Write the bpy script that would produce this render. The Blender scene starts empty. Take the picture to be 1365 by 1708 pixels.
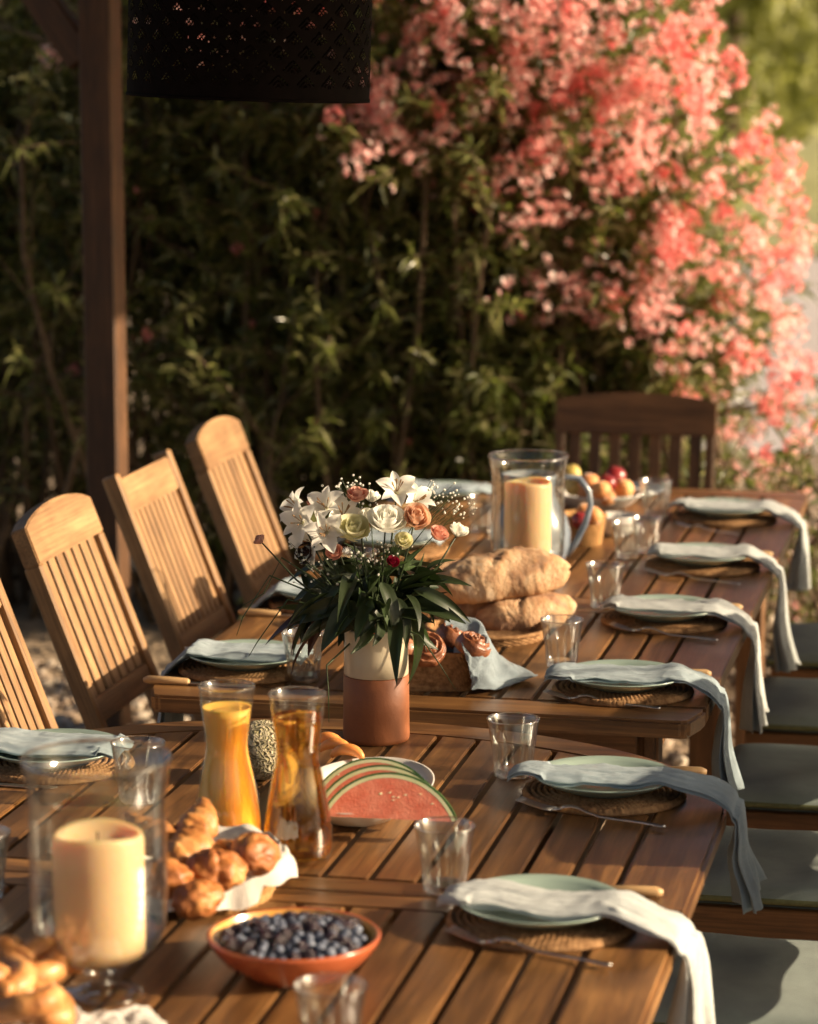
import bpy, bmesh, math, random
import numpy as np
from mathutils import Vector, Matrix, Euler, noise
R = math.radians
random.seed(7)
rng = np.random.default_rng(7)
sc = bpy.context.scene
COL = sc.collection

HAZE = 0
# ------------------------------------------------------------ camera
FPX, CX, CY, HC = 4800.0, 682.5, 854.0, 2.05
PIT = math.atan(794 / FPX)
cam = bpy.data.cameras.new('camera'); cam_o = bpy.data.objects.new('camera', cam); COL.objects.link(cam_o)
cam_o.location = (0, 0, HC); cam_o.rotation_euler = (R(90) - PIT, 0, 0)
cam.sensor_fit = 'VERTICAL'; cam.sensor_height = 36; cam.lens = FPX / 1708 * 36
cam.clip_start = 0.1; cam.clip_end = 2000
cam.dof.use_dof = True; cam.dof.focus_distance = 5.35; cam.dof.aperture_fstop = 3.4
cam.dof.aperture_blades = 0
sc.camera = cam_o
# ------------------------------------------------------------ sky, sun, exposure
SUN_AZ, SUN_EL = 97.0, 20.0          # azimuth from +Y towards +X
w = bpy.data.worlds.new('World'); sc.world = w; w.use_nodes = True
nt = w.node_tree; sky = nt.nodes.new('ShaderNodeTexSky'); sky.sky_type = 'NISHITA'; sky.sun_disc = False
sky.sun_elevation = R(SUN_EL); sky.sun_rotation = R(SUN_AZ); sky.dust_density = 5.0; sky.air_density = 1.0; sky.ozone_density = .5
nt.links.new(sky.outputs[0], nt.nodes['Background'].inputs[0]); nt.nodes['Background'].inputs[1].default_value = 0.075
sl = bpy.data.lights.new('sun', 'SUN'); sl.energy = 5.0; sl.angle = R(0.6); sl.color = (1.0, 0.79, 0.54)
so = bpy.data.objects.new('sun', sl); COL.objects.link(so)
sd = Vector((math.sin(R(SUN_AZ)) * math.cos(R(SUN_EL)), math.cos(R(SUN_AZ)) * math.cos(R(SUN_EL)), math.sin(R(SUN_EL))))
so.rotation_euler = sd.to_track_quat('Z', 'Y').to_euler(); so.location = (20, 5, 12)
sc.view_settings.view_transform = 'Standard'; sc.view_settings.look = 'None'; sc.view_settings.gamma = 1.0
sc.view_settings.exposure = 0.95; sc.view_settings.use_curve_mapping = False
sc.render.engine = 'CYCLES'
cy = sc.cycles; cy.max_bounces = 10; cy.transparent_max_bounces = 24; cy.transmission_bounces = 10
cy.sample_clamp_indirect = 6.0; cy.use_denoising = True

# ------------------------------------------------------------ table frame: T runs along the tables, C across them
ca = R(11.959); T = Vector((math.sin(ca), math.cos(ca), 0)); Cc = Vector((math.cos(ca), -math.sin(ca), 0))
ORG = Vector((0.5819, 5.4986, 0)); TZ = 0.75
def W(s, c, z=0.0): return ORG + T * s + Cc * c + Vector((0, 0, z))
def P(px, py, z=TZ):
    u = (px - CX) / FPX; v = -(py - CY) / FPX
    d = Vector((u, math.cos(PIT) + v * math.sin(PIT), -math.sin(PIT) + v * math.cos(PIT)))
    t = (z - HC) / d.z
    return Vector((d.x * t, d.y * t, z))

# ------------------------------------------------------------ object helpers
def tag(o, label=None, cat=None, group=None, kind=None):
    if label: o['label'] = label
    if cat: o['category'] = cat
    if group: o['group'] = group
    if kind: o['kind'] = kind
    return o
def obj(name, me, parent=None, loc=(0, 0, 0), rot=(0, 0, 0), scale=None):
    o = bpy.data.objects.new(name, me); COL.objects.link(o)
    o.location = loc; o.rotation_euler = rot
    if scale is not None: o.scale = scale if hasattr(scale, '__len__') else (scale,) * 3
    if parent: o.parent = parent
    return o
def thing(name, label, cat, loc=(0, 0, 0), rz=0.0, group=None, rot=None):
    o = bpy.data.objects.new(name, None); COL.objects.link(o); o.empty_display_size = .05
    o.location = loc; o.rotation_euler = rot if rot else (0, 0, rz)
    return tag(o, label, cat, group)
def children(o): return [c for c in bpy.data.objects if c.parent == o]
def copy_tree(o, parent=None, kids=None):
    if kids is None:
        kids = {}
        for c in bpy.data.objects:
            if c.parent: kids.setdefault(c.parent.name, []).append(c)
    c = o.copy(); COL.objects.link(c)
    if parent: c.parent = parent
    for ch in kids.get(o.name, []): copy_tree(ch, c, kids)
    return c

# ------------------------------------------------------------ mesh helpers
def mk(name, verts, faces, mat, smooth=True):
    me = bpy.data.meshes.new(name); me.from_pydata([tuple(v) for v in verts], [], faces)
    if smooth: me.polygons.foreach_set('use_smooth', [True] * len(me.polygons))
    if mat: me.materials.append(mat)
    me.update(); return me
def from_bm(name, bm, mat, smooth=False, sharp=None):
    bmesh.ops.recalc_face_normals(bm, faces=bm.faces)
    me = bpy.data.meshes.new(name); bm.to_mesh(me); bm.free()
    if smooth: me.polygons.foreach_set('use_smooth', [True] * len(me.polygons))
    if mat: me.materials.append(mat)
    if sharp: me.set_sharp_from_angle(angle=R(sharp))
    me.update(); return me
def box_into(bm, c, d, M=None, bev=0.0):
    r = bmesh.ops.create_cube(bm, size=1.0); vs = r['verts']
    for v in vs: v.co = Vector((v.co.x * d[0], v.co.y * d[1], v.co.z * d[2]))
    if bev:
        es = list({e for v in vs for e in v.link_edges})
        q = bmesh.ops.bevel(bm, geom=es, offset=bev, segments=1, affect='EDGES'); vs = list({v for f in q['faces'] for v in f.verts} | {v for v in vs if v.is_valid})
    for v in vs:
        v.co = v.co + Vector(c)
        if M: v.co = M @ v.co
    return vs
def box(name, d, mat, bev=0.003, c=(0, 0, 0)):
    bm = bmesh.new(); box_into(bm, c, d, None, bev); return from_bm(name, bm, mat)
def beam(name, a, b, wd, th, mat, bev=0.004, up=Vector((0, 0, 1))):
    """board from a to b; local Y is its length. returns (mesh, matrix)"""
    a = Vector(a); b = Vector(b); L = (b - a).length; y = (b - a).normalized()
    x = y.cross(up); x = x.normalized() if x.length > 1e-4 else Vector((1, 0, 0)); z = x.cross(y)
    M = Matrix((x, y, z)).transposed().to_4x4(); M.translation = (a + b) / 2
    return box(name, (wd, L, th), mat, bev), M
def put_beam(name, a, b, wd, th, mat, parent=None, bev=0.004, up=Vector((0, 0, 1))):
    me, M = beam(name, a, b, wd, th, mat, bev, up); o = obj(name, me, parent); o.matrix_local = M; return o
def prism(name, pts, z0, z1, mat, bev=0.0):
    bm = bmesh.new(); vs = [bm.verts.new((x, y, z1)) for x, y in pts]; f = bm.faces.new(vs)
    r = bmesh.ops.extrude_face_region(bm, geom=[f])
    for v in r['geom']:
        if isinstance(v, bmesh.types.BMVert): v.co.z = z0
    if bev: bmesh.ops.bevel(bm, geom=[e for e in bm.edges], offset=bev, segments=2, affect='EDGES', clamp_overlap=True)
    return from_bm(name, bm, mat)
def lathe(name, prof, n, mat, mod=None, smooth=True, sharp=None):
    verts, faces, rings = [], [], []
    for (r, z) in prof:
        if r < 1e-6: rings.append([len(verts)]); verts.append((0, 0, z)); continue
        ring = []
        for k in range(n):
            a = 2 * math.pi * k / n; rr, zz = (r, z) if not mod else mod(r, z, a)
            ring.append(len(verts)); verts.append((rr * math.cos(a), rr * math.sin(a), zz))
        rings.append(ring)
    for A, B in zip(rings, rings[1:]):
        for k in range(n):
            j = (k + 1) % n
            if len(A) == 1 and len(B) == 1: break
            if len(A) == 1: faces.append((A[0], B[j], B[k]))
            elif len(B) == 1: faces.append((A[k], A[j], B[0]))
            else: faces.append((A[k], A[j], B[j], B[k]))
    m0 = mk('t', verts, faces, None); bm = bmesh.new(); bm.from_mesh(m0); bpy.data.meshes.remove(m0)
    return from_bm(name, bm, mat, smooth, sharp)
def tube_data(pts, rad, n=8, base=0, cap=True, flat=1.0):
    pts = [Vector(p) for p in pts]; verts, faces = [], []; N = len(pts)
    if not hasattr(rad, '__len__'): rad = [rad] * N
    prev = None
    for i, p in enumerate(pts):
        t = (pts[min(i + 1, N - 1)] - pts[max(i - 1, 0)]).normalized()
        if prev is None:
            x = t.cross(Vector((0, 0, 1)));
            if x.length < 1e-3: x = t.cross(Vector((1, 0, 0)))
        else: x = prev - t * prev.dot(t)
        x.normalize(); prev = x; y = t.cross(x)
        for k in range(n):
            a = 2 * math.pi * k / n
            verts.append(p + x * math.cos(a) * rad[i] + y * math.sin(a) * rad[i] * flat)
    for i in range(N - 1):
        for k in range(n):
            j = (k + 1) % n; faces.append((base + i * n + k, base + i * n + j, base + (i + 1) * n + j, base + (i + 1) * n + k))
    if cap:
        faces.append(tuple(base + k for k in range(n))[::-1]); faces.append(tuple(base + (N - 1) * n + k for k in range(n)))
    return verts, faces
def tube(name, pts, rad, mat, n=8, flat=1.0): v, f = tube_data(pts, rad, n, flat=flat); return mk(name, v, f, mat)
def blob(name, rx, ry, rz, mat, amp=.06, freq=3.0, seed=0, nu=28, nv=18, fn=None, flat_bottom=False, fine=0.0):
    verts, faces = [], []
    for j in range(nv + 1):
        th = math.pi * j / nv
        for i in range(nu):
            ph = 2 * math.pi * i / nu; d = Vector((math.sin(th) * math.cos(ph), math.sin(th) * math.sin(ph), math.cos(th)))
            k = 1 + amp * noise.noise(d * freq + Vector((seed * 7.1, seed * 3.3, 0)))
            if fine: k += fine * (abs(noise.noise(d * 7 + Vector((seed, 3, seed)))) + .5 * noise.noise(d * 16 + Vector((seed, 3, seed))))
            if fn: k *= fn(d, th, ph)
            z = d.z * rz * k
            if flat_bottom and z < -rz * .55: z = -rz * .55
            verts.append((d.x * rx * k, d.y * ry * k, z))
            if j < nv:
                i2 = (i + 1) % nu; faces.append((j * nu + i, (j + 1) * nu + i, (j + 1) * nu + i2, j * nu + i2))
    bm = bmesh.new(); m0 = mk('t', verts, faces, None); bm.from_mesh(m0); bpy.data.meshes.remove(m0)
    bmesh.ops.remove_doubles(bm, verts=bm.verts, dist=1e-6)
    return from_bm(name, bm, mat, True)
def grid_mesh(name, nu, nv, fn, mat, thick=0.0):
    V = [[Vector(fn(u / (nu - 1), v / (nv - 1))) for v in range(nv)] for u in range(nu)]
    verts = [p for row in V for p in row]; idx = lambda u, v: u * nv + v
    faces = [(idx(u, v), idx(u + 1, v), idx(u + 1, v + 1), idx(u, v + 1)) for u in range(nu - 1) for v in range(nv - 1)]
    if thick:
        n0 = len(verts); N = []
        for u in range(nu):
            for v in range(nv):
                a = V[min(u + 1, nu - 1)][v] - V[max(u - 1, 0)][v]; b = V[u][min(v + 1, nv - 1)] - V[u][max(v - 1, 0)]
                n = a.cross(b); N.append(n.normalized() if n.length > 1e-9 else Vector((0, 0, 1)))
        verts += [p - N[i] * thick for i, p in enumerate(verts[:n0])]
        faces += [tuple(n0 + k for k in f[::-1]) for f in faces]
        rim = [idx(u, 0) for u in range(nu)] + [idx(nu - 1, v) for v in range(1, nv)] + [idx(u, nv - 1) for u in range(nu - 2, -1, -1)] + [idx(0, v) for v in range(nv - 2, 0, -1)]
        for a, b in zip(rim, rim[1:] + rim[:1]): faces.append((b, a, a + n0, b + n0))
    return mk(name, verts, faces, mat)

# ------------------------------------------------------------ material helpers
def nmat(name):
    m = bpy.data.materials.new(name); m.use_nodes = True; t = m.node_tree
    return m, t, t.nodes['Principled BSDF'], t.nodes.new, t.links.new
def ramp(t, stops):
    r = t.nodes.new('ShaderNodeValToRGB'); e = r.color_ramp.elements
    while len(e) < len(stops): e.new(.5)
    for k, (p, c) in enumerate(stops): e[k].position = p; e[k].color = (*c, 1)
    return r
def coords(t, scale=(1, 1, 1), rnd=True, out='Object'):
    N, L = t.nodes.new, t.links.new
    tc = N('ShaderNodeTexCoord'); mp = N('ShaderNodeMapping'); mp.inputs['Scale'].default_value = scale
    if rnd:
        oi = N('ShaderNodeObjectInfo'); mu = N('ShaderNodeMath'); mu.operation = 'MULTIPLY'; mu.inputs[1].default_value = 37.0
        L(oi.outputs['Random'], mu.inputs[0]); ad = N('ShaderNodeVectorMath'); ad.operation = 'ADD'
        L(tc.outputs[out], ad.inputs[0]); L(mu.outputs[0], ad.inputs[1]); L(ad.outputs[0], mp.inputs[0])
    else: L(tc.outputs[out], mp.inputs[0])
    return mp.outputs[0]
def noise_n(t, vec, scale, detail=4, rough=.55, dist=0.0):
    n = t.nodes.new('ShaderNodeTexNoise'); n.inputs['Scale'].default_value = scale; n.inputs['Detail'].default_value = detail
    n.inputs['Roughness'].default_value = rough; n.inputs['Distortion'].default_value = dist
    t.links.new(vec, n.inputs['Vector']); return n.outputs['Fac']
def bump(t, h, strength, dist, bs):
    b = t.nodes.new('ShaderNodeBump'); b.inputs['Strength'].default_value = strength; b.inputs['Distance'].default_value = dist
    t.links.new(h, b.inputs['Height']); t.links.new(b.outputs[0], bs.inputs['Normal'])
def generic(name, stops, scale=20, rough=.6, bumpd=.001, bscale=None, stretch=(1, 1, 1), detail=5, sss=0.0, sssr=(.01, .006, .004), coat=0.0, spec=.5, sheen=0.0, rv=.0):
    m, t, b, N, L = nmat(name); v = coords(t, stretch); f = noise_n(t, v, scale, detail); r = ramp(t, stops)
    L(f, r.inputs[0]); L(r.outputs[0], b.inputs['Base Color']); b.inputs['Roughness'].default_value = rough
    b.inputs['Specular IOR Level'].default_value = spec; b.inputs['Coat Weight'].default_value = coat; b.inputs['Coat Roughness'].default_value = .15
    b.inputs['Sheen Weight'].default_value = sheen
    if sss: b.inputs['Subsurface Weight'].default_value = sss; b.inputs['Subsurface Radius'].default_value = sssr; b.inputs['Subsurface Scale'].default_value = 1.0
    if bumpd: bump(t, noise_n(t, v, bscale or scale * 2, 4), 1.0, bumpd, b)
    return m
def wood(name, dark, mid, light, axis='Y', rough=.38, coat=.25, hue=.35, fine=60):
    m, t, b, N, L = nmat(name)
    st = {'X': (1.2, 14, 14), 'Y': (14, 1.2, 14), 'Z': (14, 14, 1.2)}[axis]
    v = coords(t, st); f = noise_n(t, v, 1.6, 7, .62, .6); r = ramp(t, [(.28, dark), (.5, mid), (.72, light)]); L(f, r.inputs[0])
    st2 = {'X': (2, fine, fine), 'Y': (fine, 2, fine), 'Z': (fine, fine, 2)}[axis]
    v2 = coords(t, st2); f2 = noise_n(t, v2, 3.0, 3, .6)
    g = ramp(t, [(.35, (.62, .62, .62)), (.6, (1.05, 1.05, 1.05))]); L(f2, g.inputs[0])
    mx = N('ShaderNodeMix'); mx.data_type = 'RGBA'; mx.blend_type = 'MULTIPLY'; mx.inputs['Factor'].default_value = .8
    L(r.outputs[0], mx.inputs[6]); L(g.outputs[0], mx.inputs[7])
    oi = N('ShaderNodeObjectInfo'); mr = N('ShaderNodeMapRange'); mr.inputs[3].default_value = 1 - hue; mr.inputs[4].default_value = 1 + hue
    L(oi.outputs['Random'], mr.inputs[0]); hs = N('ShaderNodeHueSaturation'); L(mr.outputs[0], hs.inputs['Value']); L(mx.outputs[2], hs.inputs['Color'])
    # worn blotches
    v3 = coords(t, (1, 1, 1)); f3 = noise_n(t, v3, 9, 5, .6); g3 = ramp(t, [(.38, (.72, .70, .68)), (.62, (1.08, 1.05, 1.0))]); L(f3, g3.inputs[0])
    m3 = N('ShaderNodeMix'); m3.data_type = 'RGBA'; m3.blend_type = 'MULTIPLY'; m3.inputs['Factor'].default_value = .7
    L(hs.outputs[0], m3.inputs[6]); L(g3.outputs[0], m3.inputs[7]); L(m3.outputs[2], b.inputs['Base Color'])
    rr = N('ShaderNodeMapRange'); rr.inputs[3].default_value = rough - .08; rr.inputs[4].default_value = rough + .22; L(f3, rr.inputs[0]); L(rr.outputs[0], b.inputs['Roughness'])
    b.inputs['Coat Weight'].default_value = coat; b.inputs['Coat Roughness'].default_value = .3
    bump(t, f2, .6, .0008, b); return m
def leafmat(name, c1, c2, c3, trans=.3, rough=.42, tc=None):
    m, t, b, N, L = nmat(name); g = N('ShaderNodeNewGeometry'); r = ramp(t, [(.1, c1), (.5, c2), (.92, c3)]); L(g.outputs['Random Per Island'], r.inputs[0])
    L(r.outputs[0], b.inputs['Base Color']); b.inputs['Roughness'].default_value = rough
    tr = N('ShaderNodeBsdfTranslucent'); hs = N('ShaderNodeHueSaturation'); hs.inputs['Value'].default_value = 1.6; hs.inputs['Saturation'].default_value = 1.15
    L(r.outputs[0], hs.inputs['Color']); L(hs.outputs[0], tr.inputs[0])
    mx = N('ShaderNodeMixShader'); mx.inputs[0].default_value = trans; L(b.outputs[0], mx.inputs[1]); L(tr.outputs[0], mx.inputs[2])
    L(mx.outputs[0], t.nodes['Material Output'].inputs[0]); return m
def thin_glass(name, tint=(.97, .98, .97), refl=1.0, pw_=2.7, ro=.07):
    m, t, b, N, L = nmat(name); t.nodes.remove(b)
    tr = N('ShaderNodeBsdfTransparent'); tr.inputs[0].default_value = (*tint, 1); gl = N('ShaderNodeBsdfGlossy'); gl.inputs['Roughness'].default_value = ro
    fr = N('ShaderNodeLayerWeight'); pw = N('ShaderNodeMath'); pw.operation = 'POWER'; pw.inputs[1].default_value = pw_; L(fr.outputs['Facing'], pw.inputs[0])
    mu = N('ShaderNodeMath'); mu.operation = 'MULTIPLY_ADD'; mu.inputs[1].default_value = .70 * refl; mu.inputs[2].default_value = .07; L(pw.outputs[0], mu.inputs[0]); mu.use_clamp = True
    mx = N('ShaderNodeMixShader'); L(mu.outputs[0], mx.inputs[0]); L(tr.outputs[0], mx.inputs[1]); L(gl.outputs[0], mx.inputs[2])
    L(mx.outputs[0], t.nodes['Material Output'].inputs[0]); return m
def glass(name, col=(1, 1, 1), ior=1.45, rough=0.0, mixt=.35):
    m, t, b, N, L = nmat(name); t.nodes.remove(b)
    g = N('ShaderNodeBsdfGlass'); g.inputs['Color'].default_value = (*col, 1); g.inputs['IOR'].default_value = ior; g.inputs['Roughness'].default_value = rough
    tr = N('ShaderNodeBsdfTransparent'); tr.inputs[0].default_value = (*col, 1); mx = N('ShaderNodeMixShader'); mx.inputs[0].default_value = mixt
    L(g.outputs[0], mx.inputs[1]); L(tr.outputs[0], mx.inputs[2]); L(mx.outputs[0], t.nodes['Material Output'].inputs[0]); return m
def linen(name, col, sc_=900):
    m, t, b, N, L = nmat(name); v = coords(t, (1, 1, 1)); f = noise_n(t, v, 14, 6, .6)
    d = tuple(x * .78 for x in col); r = ramp(t, [(.3, d), (.65, col)]); L(f, r.inputs[0]); L(r.outputs[0], b.inputs['Base Color'])
    b.inputs['Roughness'].default_value = .92; b.inputs['Specular IOR Level'].default_value = .2; b.inputs['Sheen Weight'].default_value = .25
    tc = N('ShaderNodeTexCoord'); wv = []
    for ax in ('X', 'Y'):
        q = N('ShaderNodeTexWave'); q.bands_direction = ax; q.inputs['Scale'].default_value = 180; q.inputs['Distortion'].default_value = 3; q.inputs['Detail'].default_value = 2
        L(tc.outputs['Object'], q.inputs['Vector']); wv.append(q)
    ad = N('ShaderNodeMath'); ad.operation = 'ADD'; L(wv[0].outputs['Fac'], ad.inputs[0]); L(wv[1].outputs['Fac'], ad.inputs[1])
    n2 = noise_n(t, v, 60, 4); a2 = N('ShaderNodeMath'); a2.operation = 'MULTIPLY_ADD'; a2.inputs[1].default_value = 2.5; L(n2, a2.inputs[0]); L(ad.outputs[0], a2.inputs[2])
    bump(t, a2.outputs[0], .5, .0012, b); return m

M_TAB = wood('oiled_table_wood', (.058, .026, .009), (.18, .083, .027), (.35, .178, .060), 'Y', .34, .28)
M_TABX = wood('oiled_table_wood_cross', (.058, .026, .009), (.18, .083, .027), (.35, .178, .060), 'X', .34, .28, .15)
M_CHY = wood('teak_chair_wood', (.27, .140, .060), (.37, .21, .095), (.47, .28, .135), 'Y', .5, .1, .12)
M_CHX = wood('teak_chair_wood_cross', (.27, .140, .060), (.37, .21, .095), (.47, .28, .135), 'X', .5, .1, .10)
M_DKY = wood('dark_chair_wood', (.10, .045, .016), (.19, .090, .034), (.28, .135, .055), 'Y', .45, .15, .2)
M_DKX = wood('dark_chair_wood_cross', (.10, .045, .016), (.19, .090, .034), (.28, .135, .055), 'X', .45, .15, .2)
M_POST = wood('stained_post_wood', (.062, .028, .012), (.10, .046, .019), (.16, .075, .03), 'Y', .55, .05, .15, 30)
M_LINEN = linen('blue_grey_linen', (.43, .51, .54))
M_LINEN_SHADE = linen('shaded_blue_linen', (.36, .45, .50)); M_LINEN_SUN = linen('sunlit_pale_linen', (.56, .60, .60))  # same napkin linen, its shaded and sunlit looks put into the colour
M_LINENW = linen('natural_white_linen', (.74, .70, .64))
M_CUSH = linen('sage_cushion_canvas', (.27, .33, .31))
M_PLATE = generic('sage_glazed_stoneware', [(.3, (.30, .40, .35)), (.7, (.36, .46, .40))], 8, .28, .0002, 40, coat=.4)
M_WHITE = generic('white_glazed_ceramic', [(.3, (.66, .64, .60)), (.7, (.74, .72, .68))], 8, .3, .0003, 30, coat=.4)
M_WAX = generic('ivory_candle_wax', [(.3, (.70, .47, .26)), (.7, (.77, .54, .31))], 6, .5, .0006, 30, sss=.8, sssr=(.04, .020, .007))
M_WICK = generic('burnt_wick', [(.3, (.02, .015, .01)), (.7, (.06, .05, .04))], 50, .9)
M_GLASS = thin_glass('clear_blown_glass', (.965, .975, .965), 1.15)
M_CARAFE = thin_glass('carafe_glass', (.98, .985, .98), .6, 3.5, .05)
M_CUT = thin_glass('pressed_tumbler_glass', (.955, .965, .955), 1.3, 1.7, .10)
M_BASE = glass('solid_glass_rim', (1, 1, 1), 1.46, .04, .2)
M_STEEL = generic('worn_cutlery_steel', [(.3, (.52, .50, .47)), (.7, (.66, .64, .60))], 60, .33, .0001)
M_STEEL.node_tree.nodes['Principled BSDF'].inputs['Metallic'].default_value = 1.0
M_KNIFE = generic('pale_olive_wood_handle', [(.3, (.42, .25, .11)), (.7, (.60, .40, .20))], 12, .5, .0003, 60, stretch=(1, 6, 6))
M_JUICE = generic('orange_juice', [(.3, (.93, .50, .08)), (.7, (.96, .56, .12))], 10, .6, 0, sss=.25, sssr=(.03, .012, .004))
M_CIDER = glass('pale_gold_wine', (1.0, .74, .30), 1.34, 0, .3)
def woven(name, dark, light, sx=110, sz=90, mode='BASKET'):
    m, t, b, N, L = nmat(name); tc = N('ShaderNodeTexCoord'); v = coords(t, (1, 1, 1)); f = noise_n(t, v, 90, 4, .6)
    f2 = noise_n(t, v, 12, 4, .6); ad = N('ShaderNodeMath'); ad.operation = 'MULTIPLY_ADD'; ad.inputs[1].default_value = .6; L(f, ad.inputs[0])
    mm = N('ShaderNodeMath'); mm.operation = 'MULTIPLY'; mm.inputs[1].default_value = .4; L(f2, mm.inputs[0]); L(mm.outputs[0], ad.inputs[2])
    r = ramp(t, [(.36, dark), (.6, light)]); L(ad.outputs[0], r.inputs[0]); L(r.outputs[0], b.inputs['Base Color']); b.inputs['Roughness'].default_value = .85
    b.inputs['Specular IOR Level'].default_value = .25; bump(t, f, .8, .0015, b); return m
M_RUSH = woven('woven_rush', (.16, .075, .028), (.42, .24, .11))
M_WICKER = woven('golden_wicker', (.22, .11, .035), (.50, .28, .11))
M_TERRA = generic('terracotta_clay', [(.3, (.22, .070, .024)), (.7, (.31, .105, .036))], 14, .55, .0006, 90)
M_CREAM = generic('cream_crackled_glaze', [(.3, (.55, .47, .33)), (.7, (.66, .58, .43))], 10, .32, .0004, 60, coat=.5)
M_TGLAZE = generic('red_glazed_terracotta', [(.3, (.36, .08, .03)), (.7, (.48, .12, .045))], 10, .22, .0003, 40, coat=.6)
M_YGLAZE = generic('honey_yellow_glaze', [(.3, (.55, .27, .05)), (.7, (.68, .36, .08))], 10, .2, .0003, 40, coat=.6)

# ------------------------------------------------------------ SETTING: ground, road, grass, hills
def plane_mesh(name, x0, x1, y0, y1, z, mat, nx=2, ny=2, fn=None):
    return grid_mesh(name, nx, ny, lambda u, v: (x0 + (x1 - x0) * u, y0 + (y1 - y0) * v, z + (fn(x0 + (x1 - x0) * u, y0 + (y1 - y0) * v) if fn else 0)), mat)
def gravelmat():
    m, t, b, N, L = nmat('pale_gravel'); v = coords(t, (1, 1, 1), False)
    vo = N('ShaderNodeTexVoronoi'); vo.inputs['Scale'].default_value = 38; L(v, vo.inputs['Vector'])
    r = ramp(t, [(.0, (.19, .135, .085)), (.5, (.32, .235, .155)), (1, (.44, .34, .24))]); L(vo.outputs['Color'], r.inputs[0])
    f = noise_n(t, v, 1.3, 6, .6); g = ramp(t, [(.35, (.7, .68, .66)), (.65, (1.1, 1.08, 1.04))]); L(f, g.inputs[0])
    mx = N('ShaderNodeMix'); mx.data_type = 'RGBA'; mx.blend_type = 'MULTIPLY'; mx.inputs['Factor'].default_value = 1; L(r.outputs[0], mx.inputs[6]); L(g.outputs[0], mx.inputs[7])
    L(mx.outputs[2], b.inputs['Base Color']); b.inputs['Roughness'].default_value = .95; bump(t, vo.outputs['Distance'], 1, .012, b); return m
M_GRAVEL = gravelmat()
tag(obj('ground', plane_mesh('ground', -200, 200, -60, 340, 0, M_GRAVEL)), kind='structure')
M_ROAD = generic('pale_dusty_road', [(.3, (.42, .36, .33)), (.7, (.52, .46, .43))], .9, .9, .004, 60)
tag(obj('road', plane_mesh('road', .2, 60, 14.2, 26.8, .004, M_ROAD)), kind='structure')
M_GRASS = generic('hazed_grass_bank', [(.3, (.24, .24, .10)), (.7, (.38, .36, .17))], 1.2, .95, .02, 30)  # grass colour brightened like the far crowns, in place of haze
tag(obj('grass_bank', plane_mesh('grass_bank', -60, 90, 26.8, 60, .0, M_GRASS, 60, 20, lambda x, y: .03 + max(0, y - 28) * .035 + .25 * noise.noise(Vector((x * .3, y * .3, 0))) * min(1, (y - 26.8) / 4))), kind='structure')
M_HILL = generic('scrub_hillside', [(.3, (.055, .07, .035)), (.55, (.12, .13, .06)), (.75, (.22, .20, .13))], .12, .95, .4, .6)
def hillf(x, y):
    k = max(0, (y - 70) / 90); return -1 + 34 * min(1, k) * (1 + .35 * noise.noise(Vector((x * .012, y * .02, 3)))) + 1.5 * noise.noise(Vector((x * .08, y * .08, 1)))
tag(obj('hills', plane_mesh('hills', -160, 200, 60, 230, 0, M_HILL, 90, 50, hillf)), kind='structure')
def skymat(): pass

# pebbles near the chairs
def pebbles():
    bm = bmesh.new(); bmesh.ops.create_icosphere(bm, subdivisions=1, radius=1.0); base = np.array([v.co[:] for v in bm.verts]); fc = np.array([[v.index for v in f.verts] for f in bm.faces]); bm.free()
    pts = []
    def area(n, x0, x1, y0, y1, rmin, rmax):
        for _ in range(n): pts.append((rng.uniform(x0, x1), rng.uniform(y0, y1), rng.uniform(rmin, rmax)))
    area(4200, -1.9, -.2, 5.9, 9.3, .009, .024); area(1500, .3, 1.4, 4.6, 7.2, .010, .026); area(2200, .5, 2.4, 7.6, 13.5, .010, .03)
    V, F = [], []
    for i, (x, y, r) in enumerate(pts):
        q = base * (1 + rng.uniform(-.22, .22, (len(base), 1))) * np.array([r * rng.uniform(.8, 1.4), r * rng.uniform(.8, 1.3), r * .7]); a = rng.uniform(0, 6.28)
        rot = np.array([[math.cos(a), -math.sin(a), 0], [math.sin(a), math.cos(a), 0], [0, 0, 1]]); q = q @ rot.T + np.array([x, y, r * .45]); V.append(q); F.append(fc + i * len(base))
    m, t, b, N, L = nmat('limestone_pebbles'); g = N('ShaderNodeNewGeometry'); rp = ramp(t, [(0, (.20, .14, .10)), (.5, (.36, .28, .21)), (1, (.52, .45, .36))]); L(g.outputs['Random Per Island'], rp.inputs[0]); L(rp.outputs[0], b.inputs['Base Color']); b.inputs['Roughness'].default_value = .9
    tag(obj('gravel_pebbles', mk('gravel_pebbles', np.concatenate(V).tolist(), np.concatenate(F).tolist(), m, False)), 'loose beige limestone pebbles scattered on the gravel ground', 'gravel', kind='stuff')
pebbles()

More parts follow.
